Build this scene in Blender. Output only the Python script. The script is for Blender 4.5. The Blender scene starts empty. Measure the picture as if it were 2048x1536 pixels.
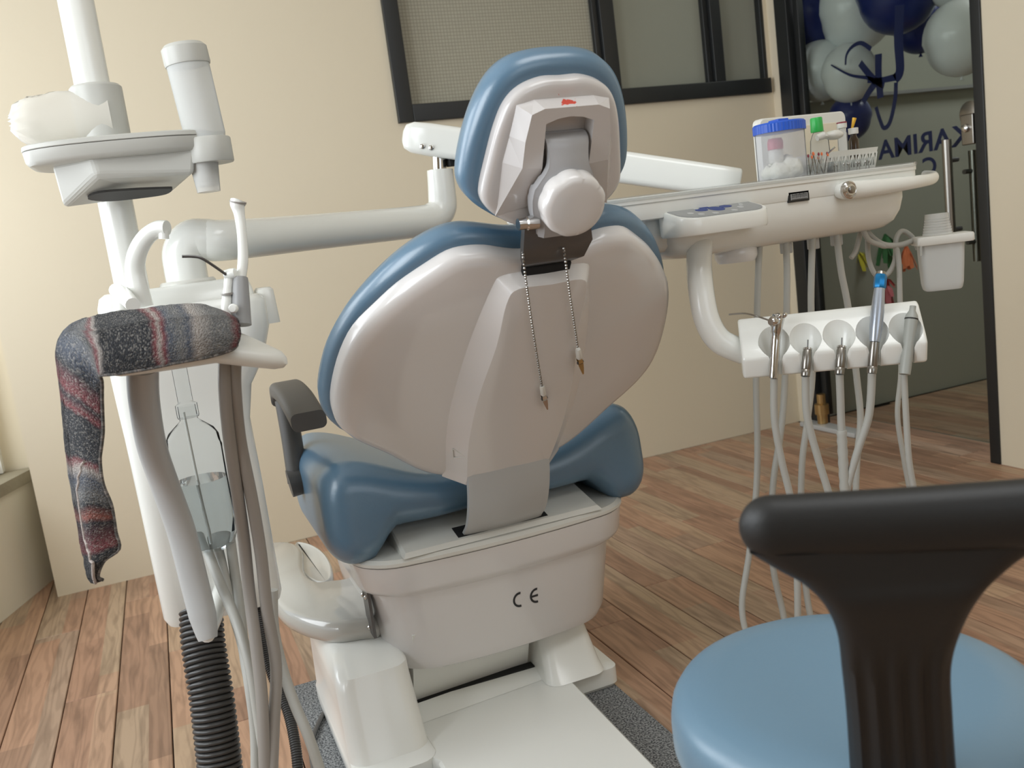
import bpy, bmesh, math, random
from math import sin, cos, pi, radians, sqrt
from mathutils import Vector, Matrix
random.seed(7)
C = bpy.context.scene
COL = C.collection
# ------------------------------------------------------------------ camera, world, light, exposure
YAW, PITCH, ROLL, FPX, CAMZ = radians(20.5), radians(9.2), radians(-7.52), 1820.0, 1.0
_f = Vector((sin(YAW) * cos(PITCH), cos(YAW) * cos(PITCH), -sin(PITCH)))
_r = Vector((cos(YAW), -sin(YAW), 0)); _u = _r.cross(_f)
RX = _r * cos(ROLL) + _u * sin(ROLL); UX = -_r * sin(ROLL) + _u * cos(ROLL)
cam = bpy.data.cameras.new('camera'); camo = bpy.data.objects.new('camera', cam); COL.objects.link(camo)
cam.sensor_width = 36.0; cam.lens = FPX / 2048 * 36.0; cam.clip_start = 0.02
camo.matrix_world = Matrix(((RX.x, UX.x, -_f.x, 0), (RX.y, UX.y, -_f.y, 0), (RX.z, UX.z, -_f.z, CAMZ), (0, 0, 0, 1)))
C.camera = camo
cam.dof.use_dof = True; cam.dof.focus_distance = 1.6; cam.dof.aperture_fstop = 7.0
C.view_settings.view_transform = 'Standard'; C.view_settings.look = 'None'
C.view_settings.gamma = 1.0; C.view_settings.use_curve_mapping = False
C.view_settings.exposure = 0.0
W = bpy.data.worlds.new('world'); C.world = W; W.use_nodes = True
W.node_tree.nodes['Background'].inputs[0].default_value = (0.80, 0.90, 1.0, 1)
W.node_tree.nodes['Background'].inputs[1].default_value = 1.0
def area(name, loc, rot, sx, sy, power, color):
    l = bpy.data.lights.new(name, 'AREA'); l.shape = 'RECTANGLE'; l.size = sx; l.size_y = sy
    l.energy = power; l.color = color
    o = bpy.data.objects.new(name, l); COL.objects.link(o); o.location = loc; o.rotation_euler = rot
    return o
# daylight through the big window of the left wall (out of frame)
area('window_daylight', (-1.30, 2.60, 1.55), (0, radians(-90), 0), 1.4, 1.2, 29, (0.93, 0.97, 1.0))
area('window_daylight_near', (-1.35, 0.95, 1.60), (0, radians(-90), 0), 1.4, 1.1, 30, (0.93, 0.97, 1.0))
area('corridor_fill', (3.7, 2.5, 2.6), (0, 0, 0), 0.6, 0.6, 16, (0.97, 0.99, 1.0))  # unseen light, added to lift the dark corridor
area('overhead_fill', (0.9, 0.15, 2.70), (0, 0, 0), 1.2, 1.2, 19, (0.95, 0.98, 1.0))  # overhead fill, added to brighten upward faces; its source is unseen
area('rear_fill', (0.9, -1.72, 1.75), (radians(-90), 0, pi), 1.8, 1.2, 5, (0.95, 0.98, 1.0))  # fill added behind the camera for surfaces that face it
def sl(c):
    c = c / 255.0
    return c / 12.92 if c <= 0.04045 else ((c + 0.055) / 1.055) ** 2.4
def rgb(r, g, b): return (sl(r), sl(g), sl(b), 1)
def P(px, py, Y=None, X=None, Z=None):
    """point of the room seen at pixel (px,py) of the 2048x1536 frame, on the plane y=Y, x=X or z=Z"""
    d = RX * ((px - 1024) / FPX) - UX * ((py - 768) / FPX) + _f
    if Y is not None: t = Y / d.y
    elif X is not None: t = X / d.x
    else: t = (Z - CAMZ) / d.z
    return Vector((0, 0, CAMZ)) + d * t
def onplane(px, py, o, n):
    d = RX * ((px - 1024) / FPX) - UX * ((py - 768) / FPX) + _f; c = Vector((0, 0, CAMZ))
    return c + d * ((Vector(o) - c).dot(n) / d.dot(n))
# ------------------------------------------------------------------ materials
def mat(name, col, rough=0.5, metal=0.0, spec=0.5, bump=0, bscale=80, trans=0, coat=0, var=0, vscale=4):
    m = bpy.data.materials.new(name); m.use_nodes = True
    nt = m.node_tree; b = nt.nodes['Principled BSDF']
    b.inputs['Base Color'].default_value = col; b.inputs['Roughness'].default_value = rough
    b.inputs['Metallic'].default_value = metal; b.inputs['Specular IOR Level'].default_value = spec
    b.inputs['Transmission Weight'].default_value = trans; b.inputs['Coat Weight'].default_value = coat
    b.inputs['Coat Roughness'].default_value = 0.08
    tc = nt.nodes.new('ShaderNodeTexCoord')
    if var:
        n = nt.nodes.new('ShaderNodeTexNoise'); n.inputs['Scale'].default_value = vscale; n.inputs['Detail'].default_value = 4
        nt.links.new(tc.outputs['Object'], n.inputs['Vector'])
        mx = nt.nodes.new('ShaderNodeMix'); mx.data_type = 'RGBA'
        mx.inputs[6].default_value = tuple(c * (1 - var) for c in col[:3]) + (1,)
        mx.inputs[7].default_value = tuple(min(1, c * (1 + var)) for c in col[:3]) + (1,)
        nt.links.new(n.outputs['Fac'], mx.inputs[0]); nt.links.new(mx.outputs[2], b.inputs['Base Color'])
    if bump:
        n = nt.nodes.new('ShaderNodeTexNoise'); n.inputs['Scale'].default_value = bscale; n.inputs['Detail'].default_value = 3
        nt.links.new(tc.outputs['Object'], n.inputs['Vector'])
        bp = nt.nodes.new('ShaderNodeBump'); bp.inputs['Strength'].default_value = bump; bp.inputs['Distance'].default_value = 0.003
        nt.links.new(n.outputs['Fac'], bp.inputs['Height']); nt.links.new(bp.outputs[0], b.inputs['Normal'])
    return m
def clear(name, tint, gloss=0.12, rough=0.03, diff=0.0, dcol=(0.8, 0.8, 0.8, 1)):
    """thin clear plastic or glass: what lies behind shows through, tinted, under a fresnel reflection"""
    m = bpy.data.materials.new(name); m.use_nodes = True; nt = m.node_tree; nt.nodes.clear()
    out = nt.nodes.new('ShaderNodeOutputMaterial'); tr = nt.nodes.new('ShaderNodeBsdfTransparent'); tr.inputs[0].default_value = tint
    gl = nt.nodes.new('ShaderNodeBsdfGlossy'); gl.inputs['Roughness'].default_value = rough
    lw = nt.nodes.new('ShaderNodeLayerWeight'); lw.inputs[0].default_value = gloss
    mx = nt.nodes.new('ShaderNodeMixShader')
    src = tr
    if diff:
        df = nt.nodes.new('ShaderNodeBsdfDiffuse'); df.inputs[0].default_value = dcol
        m2 = nt.nodes.new('ShaderNodeMixShader'); m2.inputs[0].default_value = diff
        nt.links.new(tr.outputs[0], m2.inputs[1]); nt.links.new(df.outputs[0], m2.inputs[2]); src = m2
    nt.links.new(lw.outputs['Fresnel'], mx.inputs[0]); nt.links.new(src.outputs[0], mx.inputs[1]); nt.links.new(gl.outputs[0], mx.inputs[2])
    nt.links.new(mx.outputs[0], out.inputs[0])
    return m
M = {}
M['wall'] = mat('cream_paint', rgb(220, 209, 186), 0.7, bump=0.12, bscale=35, var=0.02, vscale=2)
M['wallrear'] = mat('rear_paint', rgb(196, 184, 166), 0.8)
M['ceil'] = mat('ceiling_paint', rgb(225, 222, 214), 0.9)
M['white'] = mat('white_plastic', rgb(236, 237, 232), 0.22, coat=0.25)
M['whitem'] = mat('white_satin_plastic', rgb(222, 221, 214), 0.38)
M['shell'] = mat('grey_white_shell', rgb(222, 219, 217), 0.2, coat=0.3)
M['trayplastic'] = mat('grey_white_tray_plastic', rgb(196, 196, 190), 0.4)
M['armgrey'] = mat('glossy_grey_white_cover', rgb(188, 187, 181), 0.14, coat=0.5)
M['grey'] = mat('grey_plastic', rgb(150, 150, 150), 0.4)
M['bracket'] = mat('silver_grey_paint', rgb(172, 172, 174), 0.35)
M['lightgrey'] = mat('light_grey_plastic', rgb(186, 188, 188), 0.35)
M['blue'] = mat('blue_leatherette', rgb(88, 122, 148), 0.33, spec=1.0, coat=0.15, bump=0.05, bscale=260)
M['stoolblue'] = mat('pale_blue_leatherette', rgb(104, 136, 158), 0.34, spec=0.9, bump=0.05, bscale=260)
M['black'] = mat('black_rubber', rgb(25, 25, 25), 0.5, bump=0.06, bscale=300)
M['blackframe'] = mat('black_aluminium', rgb(30, 32, 33), 0.4)
M['dark'] = mat('dark_gap', rgb(22, 23, 24), 0.8)
M['arm'] = mat('dark_grey_plastic', rgb(84, 82, 80), 0.5)
M['chrome'] = mat('chrome', rgb(205, 203, 200), 0.12, metal=1)
M['steel'] = mat('brushed_steel', rgb(150, 146, 140), 0.28, metal=1)
M['darksteel'] = mat('dark_steel', rgb(104, 103, 103), 0.34, metal=0.75)
M['brass'] = mat('brass', rgb(190, 160, 110), 0.3, metal=0.9)
M['hose'] = mat('pale_grey_hose', rgb(178, 178, 172), 0.45)
M['hosedk'] = mat('taupe_hose', rgb(148, 143, 137), 0.45)
M['flex'] = mat('charcoal_flex_hose', rgb(62, 61, 60), 0.4)
M['lime'] = mat('limewash', rgb(236, 230, 212), 0.8)
M['stone'] = mat('sill_stone', rgb(150, 142, 122), 0.8, bump=0.6, bscale=60, var=0.15, vscale=30)
M['glass'] = clear('tinted_glass', (0.80, 0.82, 0.80, 1), 0.12)
M['clear'] = clear('clear_plastic', (0.92, 0.93, 0.93, 1), 0.08, 0.05, 0.16, rgb(235, 236, 236))
M['jarclear'] = clear('jar_plastic', (0.93, 0.93, 0.94, 1), 0.04, 0.1, 0.30, rgb(226, 228, 232))
M['boxclear'] = clear('box_plastic', (0.95, 0.96, 0.96, 1), 0.06, 0.05, 0.05, rgb(235, 236, 236))
M['frost'] = clear('frosted_plastic', (0.85, 0.85, 0.85, 1), 0.06, 0.25, 0.62, rgb(232, 234, 232))
M['cup'] = clear('clear_cups', (0.95, 0.95, 0.95, 1), 0.05, 0.1, 0.55, rgb(235, 235, 232))
M['pet'] = clear('bottle_plastic', (0.95, 0.96, 0.96, 1), 0.06, 0.04)
M['bag'] = clear('film_bag', (0.9, 0.9, 0.88, 1), 0.05, 0.2, 0.7, rgb(236, 232, 222))
M['lidblue'] = mat('blue_lid_plastic', rgb(35, 88, 196), 0.35)
M['green'] = mat('green_cap_plastic', rgb(48, 172, 78), 0.35)
M['pink'] = mat('pink_plastic', rgb(200, 84, 110), 0.4)
M['maroon'] = mat('maroon_cap', rgb(140, 50, 62), 0.4)
M['yellow'] = mat('yellow_plastic', rgb(216, 168, 40), 0.4)
M['cotton'] = mat('cotton', rgb(242, 242, 228), 0.95, bump=0.9, bscale=120)
M['amber'] = mat('brown_glass', rgb(60, 45, 30), 0.15)
M['hpblue'] = mat('blue_anodised', rgb(30, 120, 176), 0.25, metal=0.6)
M['hpsilver'] = mat('satin_silver', rgb(178, 186, 198), 0.3, metal=0.75)
M['hpgrey'] = mat('grey_handpiece', rgb(160, 162, 156), 0.4)
M['ink'] = mat('black_print', rgb(40, 40, 42), 0.6)
M['navy'] = mat('navy_vinyl', rgb(28, 38, 92), 0.6)
M['panelgrey'] = mat('grey_membrane', rgb(150, 152, 152), 0.4)
M['padblue'] = mat('blue_membrane_print', rgb(40, 62, 128), 0.5)
M['balw'] = mat('white_balloon', rgb(240, 243, 243), 0.25)
M['balb'] = mat('blue_balloon', rgb(30, 44, 110), 0.3)
M['corr'] = mat('corridor_paint', rgb(172, 172, 160), 0.8)
M['orange'] = mat('orange_tissue', rgb(238, 130, 84), 0.8)
M['tyellow'] = mat('yellow_tissue', rgb(222, 208, 60), 0.8)
M['tgreen'] = mat('green_tissue', rgb(60, 120, 70), 0.8)
M['tred'] = mat('red_tissue', rgb(196, 60, 60), 0.8)
M['tpink'] = mat('pink_tissue', rgb(224, 120, 130), 0.8)
M['water'] = None
def mk_water():
    m = mat('water', (0.70, 0.75, 0.77, 1), 0.02, trans=1.0); m.node_tree.nodes['Principled BSDF'].inputs['IOR'].default_value = 1.33  # grey tint puts the refracted dark surroundings into the colour
    return m
M['water'] = mk_water()
def mk_pane(name, col, grid):
    m = mat(name, col, 0.22); nt = m.node_tree; b = nt.nodes['Principled BSDF']
    if grid:                                   # insect mesh behind the pane: a fine square grid
        tc = nt.nodes.new('ShaderNodeTexCoord'); mp = nt.nodes.new('ShaderNodeMapping')
        mp.inputs['Rotation'].default_value = (radians(90), 0, 0)
        br = nt.nodes.new('ShaderNodeTexBrick'); br.offset = 0.0
        br.inputs['Scale'].default_value = 1.0; br.inputs['Brick Width'].default_value = 0.0125; br.inputs['Row Height'].default_value = 0.0125
        br.inputs['Mortar Size'].default_value = 0.0014; br.inputs['Mortar Smooth'].default_value = 0.6
        br.inputs['Color1'].default_value = col; br.inputs['Color2'].default_value = tuple(c * 1.05 for c in col[:3]) + (1,)
        br.inputs['Mortar'].default_value = tuple(c * 0.66 for c in col[:3]) + (1,)
        nt.links.new(tc.outputs['Object'], mp.inputs[0]); nt.links.new(mp.outputs[0], br.inputs['Vector'])
        nt.links.new(br.outputs['Color'], b.inputs['Base Color'])
    return m
M['mesh'] = mk_pane('insect_mesh_pane', rgb(168, 165, 150), True)
M['pane'] = mk_pane('frosted_pane', rgb(150, 152, 140), False)
def mk_carpet():
    m = mat('grey_loop_carpet', rgb(112, 114, 116), 0.95); nt = m.node_tree; b = nt.nodes['Principled BSDF']
    tc = nt.nodes.new('ShaderNodeTexCoord'); n = nt.nodes.new('ShaderNodeTexNoise'); n.inputs['Scale'].default_value = 260
    n.inputs['Detail'].default_value = 2; nt.links.new(tc.outputs['Object'], n.inputs['Vector'])
    cr = nt.nodes.new('ShaderNodeValToRGB'); cr.color_ramp.elements[0].position = 0.36; cr.color_ramp.elements[1].position = 0.64
    cr.color_ramp.elements[0].color = rgb(56, 58, 62); cr.color_ramp.elements[1].color = rgb(158, 160, 160)
    nt.links.new(n.outputs['Fac'], cr.inputs[0]); nt.links.new(cr.outputs[0], b.inputs['Base Color'])
    bp = nt.nodes.new('ShaderNodeBump'); bp.inputs['Strength'].default_value = 0.8; bp.inputs['Distance'].default_value = 0.004
    nt.links.new(n.outputs['Fac'], bp.inputs['Height']); nt.links.new(bp.outputs[0], b.inputs['Normal'])
    return m
M['carpet'] = mk_carpet()
PW = 0.1245
def mk_wood():
    """laminate board: two printed strips per board, patches of differing tone, long grain and cathedrals"""
    m = mat('wood_laminate', rgb(160, 120, 96), 0.42); nt = m.node_tree; b = nt.nodes['Principled BSDF']; N = nt.nodes.new; L = nt.links.new
    tc = N('ShaderNodeTexCoord'); oi = N('ShaderNodeObjectInfo'); sp = N('ShaderNodeSeparateXYZ'); L(tc.outputs['Object'], sp.inputs[0])
    def math_(op, a, bb=None):
        n = N('ShaderNodeMath'); n.operation = op
        for i, v in enumerate((a, bb)):
            if v is None: continue
            if isinstance(v, (int, float)): n.inputs[i].default_value = v
            else: L(v, n.inputs[i])
        return n.outputs[0]
    off = math_('MULTIPLY', oi.outputs['Random'], 37.0)
    strip = math_('GREATER_THAN', sp.outputs['X'], 0.012)
    yy = math_('ADD', math_('MULTIPLY', sp.outputs['Y'], 1.5), math_('MULTIPLY', strip, 0.43))
    yc = math_('FLOOR', math_('ADD', yy, off))
    cv = N('ShaderNodeCombineXYZ'); L(strip, cv.inputs[0]); L(yc, cv.inputs[1]); L(off, cv.inputs[2])
    wn = N('ShaderNodeTexWhiteNoise'); wn.noise_dimensions = '3D'; L(cv.outputs[0], wn.inputs['Vector'])
    cr = N('ShaderNodeValToRGB'); cr.color_ramp.interpolation = 'LINEAR'
    e = cr.color_ramp.elements; e[0].position = 0; e[0].color = rgb(154, 122, 100); e[1].position = 1; e[1].color = rgb(188, 156, 128)
    for p, c in ((0.2, (170, 132, 108)), (0.45, (184, 147, 120)), (0.62, (168, 142, 121)), (0.8, (178, 154, 128))):
        x = e.new(p); x.color = rgb(*c)
    L(wn.outputs['Value'], cr.inputs[0])
    mp = N('ShaderNodeMapping'); L(tc.outputs['Object'], mp.inputs[0]); mp.inputs['Scale'].default_value = (26, 3.2, 1)
    cb = N('ShaderNodeCombineXYZ'); L(off, cb.inputs[0]); L(off, cb.inputs[1]); L(cb.outputs[0], mp.inputs['Location'])
    n1 = N('ShaderNodeTexNoise'); n1.inputs['Scale'].default_value = 1.0; n1.inputs['Detail'].default_value = 6; n1.inputs['Distortion'].default_value = 1.6
    L(mp.outputs[0], n1.inputs['Vector'])
    mp2 = N('ShaderNodeMapping'); L(tc.outputs['Object'], mp2.inputs[0]); mp2.inputs['Scale'].default_value = (14, 1.5, 1); L(cb.outputs[0], mp2.inputs['Location'])
    wv = N('ShaderNodeTexWave'); wv.wave_type = 'BANDS'; wv.bands_direction = 'X'; wv.inputs['Scale'].default_value = 1.1; wv.inputs['Distortion'].default_value = 16; wv.inputs['Detail'].default_value = 2
    wv.inputs['Detail Scale'].default_value = 1.3; L(mp2.outputs[0], wv.inputs['Vector'])
    g = N('ShaderNodeMix'); g.data_type = 'RGBA'; g.blend_type = 'MULTIPLY'
    r1 = N('ShaderNodeValToRGB'); r1.color_ramp.elements[0].position = 0.33; r1.color_ramp.elements[0].color = (0.52, 0.48, 0.46, 1); r1.color_ramp.elements[1].position = 0.55; r1.color_ramp.elements[1].color = (1.08, 1.08, 1.08, 1)
    L(n1.outputs['Fac'], r1.inputs[0]); g.inputs[0].default_value = 0.6; L(cr.outputs[0], g.inputs[6]); L(r1.outputs[0], g.inputs[7])
    g2 = N('ShaderNodeMix'); g2.data_type = 'RGBA'; g2.blend_type = 'MULTIPLY'; g2.inputs[0].default_value = 0.30
    r2 = N('ShaderNodeValToRGB'); r2.color_ramp.elements[0].position = 0.1; r2.color_ramp.elements[0].color = (0.45, 0.42, 0.4, 1); r2.color_ramp.elements[1].position = 0.5
    L(wv.outputs['Fac'], r2.inputs[0]); L(g.outputs[2], g2.inputs[6]); L(r2.outputs[0], g2.inputs[7])
    L(g2.outputs[2], b.inputs['Base Color'])
    rr = math_('ADD', math_('MULTIPLY', n1.outputs['Fac'], 0.25), 0.3); L(rr, b.inputs['Roughness'])
    return m
M['wood'] = mk_wood()
def mk_knit():
    """hand knit in bands: colour runs along U, wool speckle and ribs in relief"""
    m = mat('striped_knit', rgb(60, 62, 66), 0.95); nt = m.node_tree; b = nt.nodes['Principled BSDF']; N = nt.nodes.new; L = nt.links.new
    uv = N('ShaderNodeUVMap'); uv.uv_map = 'UVMap'; sp = N('ShaderNodeSeparateXYZ'); L(uv.outputs[0], sp.inputs[0])
    nz = N('ShaderNodeTexNoise'); nz.inputs['Scale'].default_value = 9; L(uv.outputs[0], nz.inputs['Vector'])
    a = N('ShaderNodeMath'); a.operation = 'MULTIPLY_ADD'; L(nz.outputs['Fac'], a.inputs[0]); a.inputs[1].default_value = 0.022; L(sp.outputs['X'], a.inputs[2])
    a2 = N('ShaderNodeMath'); a2.operation = 'SUBTRACT'; L(a.outputs[0], a2.inputs[0]); a2.inputs[1].default_value = 0.011
    cr = N('ShaderNodeValToRGB'); e = cr.color_ramp.elements
    red, char, grey, pale, blu, org = rgb(118, 62, 66), rgb(44, 46, 51), rgb(108, 108, 108), rgb(160, 152, 146), rgb(76, 82, 94), rgb(140, 84, 74)
    seq = [(0, char), (.012, red), (.028, grey), (.06, grey), (.09, pale), (.105, blu), (.125, grey), (.15, blu), (.160, red), (.168, pale), (.176, red), (.185, char), (.30, char), (.312, pale), (.320, red),
           (.332, grey), (.38, blu), (.42, char), (.465, red), (.478, char), (.50, red), (.512, char), (.62, char), (.630, red), (.645, pale), (.665, blu), (.71, grey), (.735, char), (.765, org), (.78, char), (.86, red), (.875, char)]
    e[0].position, e[0].color = seq[0]; e[1].position, e[1].color = seq[-1]
    for p, c in seq[1:-1]:
        x = e.new(p); x.color = c
    L(a2.outputs[0], cr.inputs[0])
    mp = N('ShaderNodeMapping'); mp.inputs['Scale'].default_value = (330, 85, 1); L(uv.outputs[0], mp.inputs[0])
    vo = N('ShaderNodeTexVoronoi'); vo.inputs['Scale'].default_value = 1.0; L(mp.outputs[0], vo.inputs['Vector'])
    wn = N('ShaderNodeTexWhiteNoise'); wn.noise_dimensions = '3D'; L(vo.outputs['Position'], wn.inputs['Vector'])
    r = N('ShaderNodeValToRGB'); r.color_ramp.elements[0].position = 0.62; r.color_ramp.elements[0].color = (0, 0, 0, 1); r.color_ramp.elements[1].position = 0.95; r.color_ramp.elements[1].color = (0.42, 0.42, 0.42, 1)
    L(wn.outputs['Value'], r.inputs[0])
    mx = N('ShaderNodeMix'); mx.data_type = 'RGBA'; mx.inputs[7].default_value = rgb(170, 165, 158)
    L(r.outputs[0], mx.inputs[0]); L(cr.outputs[0], mx.inputs[6]); L(mx.outputs[2], b.inputs['Base Color'])
    bp = N('ShaderNodeBump'); bp.inputs['Strength'].default_value = 0.9; bp.inputs['Distance'].default_value = 0.004; bp.invert = True
    L(vo.outputs['Distance'], bp.inputs['Height']); L(bp.outputs[0], b.inputs['Normal'])
    return m
M['knit'] = mk_knit(); M['wool'] = mat('pale_wool', rgb(172, 162, 156), 0.95, bump=0.8, bscale=300)
def mk_shell_stain():
    """headrest shell with a small red smear that sits at one spot of the plastic"""
    m = mat('headrest_shell_plastic', rgb(206, 202, 200), 0.2, coat=0.3); nt = m.node_tree; b = nt.nodes['Principled BSDF']; N = nt.nodes.new; L = nt.links.new
    g = N('ShaderNodeNewGeometry'); v = N('ShaderNodeVectorMath'); v.operation = 'DISTANCE'; L(g.outputs['Position'], v.inputs[0])
    v.inputs[1].default_value = STAIN
    n = N('ShaderNodeTexNoise'); n.inputs['Scale'].default_value = 130; n.inputs['Detail'].default_value = 3; L(g.outputs['Position'], n.inputs['Vector'])
    a = N('ShaderNodeMath'); a.operation = 'MULTIPLY_ADD'; L(n.outputs['Fac'], a.inputs[0]); a.inputs[1].default_value = 0.034; L(v.outputs['Value'], a.inputs[2])
    r = N('ShaderNodeMath'); r.operation = 'LESS_THAN'; L(a.outputs[0], r.inputs[0]); r.inputs[1].default_value = 0.0262
    mx = N('ShaderNodeMix'); mx.data_type = 'RGBA'; mx.inputs[6].default_value = rgb(206, 202, 200); mx.inputs[7].default_value = rgb(200, 66, 48)
    L(r.outputs[0], mx.inputs[0]); L(mx.outputs[2], b.inputs['Base Color'])
    return m
# ------------------------------------------------------------------ building helpers
def link(name, me, m, parent=None, smooth=True):
    o = bpy.data.objects.new(name, me); COL.objects.link(o)
    if m: me.materials.append(m)
    if smooth:
        me.shade_smooth()
        me.set_sharp_from_angle(angle=radians(38 if smooth is True else smooth))
    if parent:
        o.parent = parent; o.matrix_parent_inverse = PINV(parent)
    return o
def PINV(p):
    return Matrix.Identity(4) if p.parent else Matrix.Translation(p.location).inverted()
def recenter(o):
    """put a top-level mesh's origin at the middle of its foot"""
    me = o.data; xs = [v.co for v in me.vertices]
    c = Vector(((min(v.x for v in xs) + max(v.x for v in xs)) / 2, (min(v.y for v in xs) + max(v.y for v in xs)) / 2, min(v.z for v in xs)))
    me.transform(Matrix.Translation(-c)); o.location = c
    return o
def tag(o, label, cat, group=None, kind=None):
    o['label'] = label; o['category'] = cat
    if group: o['group'] = group
    if kind: o['kind'] = kind
    return o
def thing(name, label, cat, loc, group=None, kind=None):
    o = bpy.data.objects.new(name, None); COL.objects.link(o); o.location = loc; o.empty_display_size = 0.05
    return tag(o, label, cat, group, kind)
class MB:
    def __init__(s): s.v = []; s.f = []
    def add(s, vs, fs):
        k = len(s.v); s.v += [tuple(v) for v in vs]; s.f += [tuple(i + k for i in f) for f in fs]; return s
    def rings(s, rings, cap0=True, cap1=True, closed=False):
        n = len(rings[0]); vs = [v for r in rings for v in r]; fs = []
        m = len(rings)
        for i in range(m if closed else m - 1):
            j = (i + 1) % m
            for k in range(n):
                l = (k + 1) % n
                fs.append((i * n + k, i * n + l, j * n + l, j * n + k))
        if cap0 and not closed: fs.append(tuple(range(n - 1, -1, -1)))
        if cap1 and not closed: fs.append(tuple((m - 1) * n + k for k in range(n)))
        return s.add(vs, fs)
    def box(s, c, size, rot=None, bev=0):
        bm = bmesh.new(); bmesh.ops.create_cube(bm, size=1)
        for v in bm.verts: v.co = Vector((v.co.x * size[0], v.co.y * size[1], v.co.z * size[2]))
        if bev: bmesh.ops.bevel(bm, geom=list(bm.edges), offset=bev, segments=3, affect='EDGES', profile=0.6)
        R = rot if rot else Matrix.Identity(3); c = Vector(c)
        bm.verts.index_update()
        vs = [c + R @ v.co for v in bm.verts]; fs = [[v.index for v in f.verts] for f in bm.faces]; bm.free()
        return s.add(vs, fs)
    def tube(s, pts, r, seg=12, n=6, cap=True, aspect=1.0, up=None):
        pts = catmull(pts, n) if n > 1 else [Vector(p) for p in pts]
        m = len(pts)
        if callable(r): rad = [r(i / (m - 1)) for i in range(m)]
        elif isinstance(r, (list, tuple)):
            rad = []
            for i in range(m):
                t = i / (m - 1) * (len(r) - 1); k = min(int(t), len(r) - 2); rad.append(r[k] + (r[k + 1] - r[k]) * (t - k))
        else: rad = [r] * m
        T = [(pts[min(i + 1, m - 1)] - pts[max(i - 1, 0)]).normalized() for i in range(m)]
        a = Vector(up) if up else (Vector((0, 0, 1)) if abs(T[0].z) < 0.9 else Vector((1, 0, 0)))
        rings = []
        for i in range(m):
            a = (a - T[i] * a.dot(T[i])).normalized(); b = T[i].cross(a)
            rings.append([pts[i] + (a * cos(2 * pi * k / seg) * aspect + b * sin(2 * pi * k / seg)) * rad[i] for k in range(seg)])
        return s.rings(rings, cap, cap)
    def lathe(s, prof, o, ax=(0, 0, 1), seg=24, cap0=True, cap1=True, wob=None):
        ax = Vector(ax).normalized(); a = Vector((1, 0, 0)) if abs(ax.x) < 0.9 else Vector((0, 1, 0))
        a = (a - ax * a.dot(ax)).normalized(); b = ax.cross(a); o = Vector(o)
        rings = [[o + ax * h + (a * cos(2 * pi * k / seg) + b * sin(2 * pi * k / seg)) * (r * (wob(k, i) if wob else 1)) for k in range(seg)] for i, (r, h) in enumerate(prof)]
        return s.rings(rings, cap0, cap1)
    def mesh(s, name):
        me = bpy.data.meshes.new(name); me.from_pydata(s.v, [], s.f); me.validate()
        bm = bmesh.new(); bm.from_mesh(me); bmesh.ops.recalc_face_normals(bm, faces=bm.faces); bm.to_mesh(me); bm.free()
        return me
    def build(s, name, m, parent=None, smooth=True): return link(name, s.mesh(name), m, parent, smooth)
def catmull(pts, n, closed=False):
    pts = [Vector(p) for p in pts]; m = len(pts); out = []
    if m == 2 and not closed: return [pts[0].lerp(pts[1], i / n) for i in range(n + 1)]
    for i in range(m if closed else m - 1):
        g = lambda j: pts[j % m] if closed else pts[max(0, min(m - 1, j))]
        p0, p1, p2, p3 = g(i - 1), g(i), g(i + 1), g(i + 2)
        for k in range(n):
            t = k / n
            out.append(0.5 * ((2 * p1) + (p2 - p0) * t + (2 * p0 - 5 * p1 + 4 * p2 - p3) * t * t + (3 * p1 - p0 - 3 * p2 + p3) * t ** 3))
    if not closed: out.append(pts[-1])
    return out
def mirror_outline(half): return [(x, y) for x, y in half] + [(-x, y) for x, y in reversed(half) if abs(x) > 1e-4]
def smooth2(pts, n): return [(p.x, p.y) for p in catmull([(x, y, 0) for x, y in pts], n, True)]
def inset(pts, d):
    m = len(pts); ar = sum(pts[i][0] * pts[(i + 1) % m][1] - pts[(i + 1) % m][0] * pts[i][1] for i in range(m)); sg = 1 if ar > 0 else -1
    out = []
    for i in range(m):
        a, b = pts[i - 1], pts[(i + 1) % m]; tx, ty = b[0] - a[0], b[1] - a[1]; l = sqrt(tx * tx + ty * ty) or 1
        out.append((pts[i][0] - sg * ty / l * d, pts[i][1] + sg * tx / l * d))
    return out
def slab(mb, pts, layers, fn, c=None, caps=(1, 1)):
    """stack of insets of an outline: layers = [(inset, depth)], fn(s,t,depth) -> point; caps close in shrinking rings"""
    c = c or (sum(p[0] for p in pts) / len(pts), sum(p[1] for p in pts) / len(pts))
    rs = [(inset(pts, d) if d else pts, h) for d, h in layers]
    def shrink(r, h): return [([(c[0] + (x - c[0]) * q, c[1] + (y - c[1]) * q) for x, y in r], h) for q in (0.72, 0.42, 0.14)]
    if caps[0]: rs = list(reversed(shrink(*rs[0]))) + rs
    if caps[1]: rs = rs + shrink(*rs[-1])
    return mb.rings([[fn(x, y, h) for x, y in r] for r, h in rs], True, True)
def rrect(w, h, r, n=5):
    out = []
    for cx, cy, a0 in ((w - r, h - r, 0), (-w + r, h - r, 90), (-w + r, -h + r, 180), (w - r, -h + r, 270)):
        for k in range(n + 1):
            a = radians(a0 + 90 * k / n); out.append((cx + r * cos(a), cy + r * sin(a)))
    return out
def text_mesh(name, body, size, mtx, m, parent, depth=0.0004, bold=0.0):
    cu = bpy.data.curves.new(name, 'FONT'); cu.body = body; cu.size = size; cu.extrude = depth; cu.align_x = 'CENTER'; cu.align_y = 'CENTER'; cu.offset = bold
    t = bpy.data.objects.new(name + '_tmp', cu); COL.objects.link(t)
    me = bpy.data.meshes.new_from_object(t.evaluated_get(bpy.context.evaluated_depsgraph_get())); bpy.data.objects.remove(t)
    me.transform(mtx); return link(name, me, m, parent, False)
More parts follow.
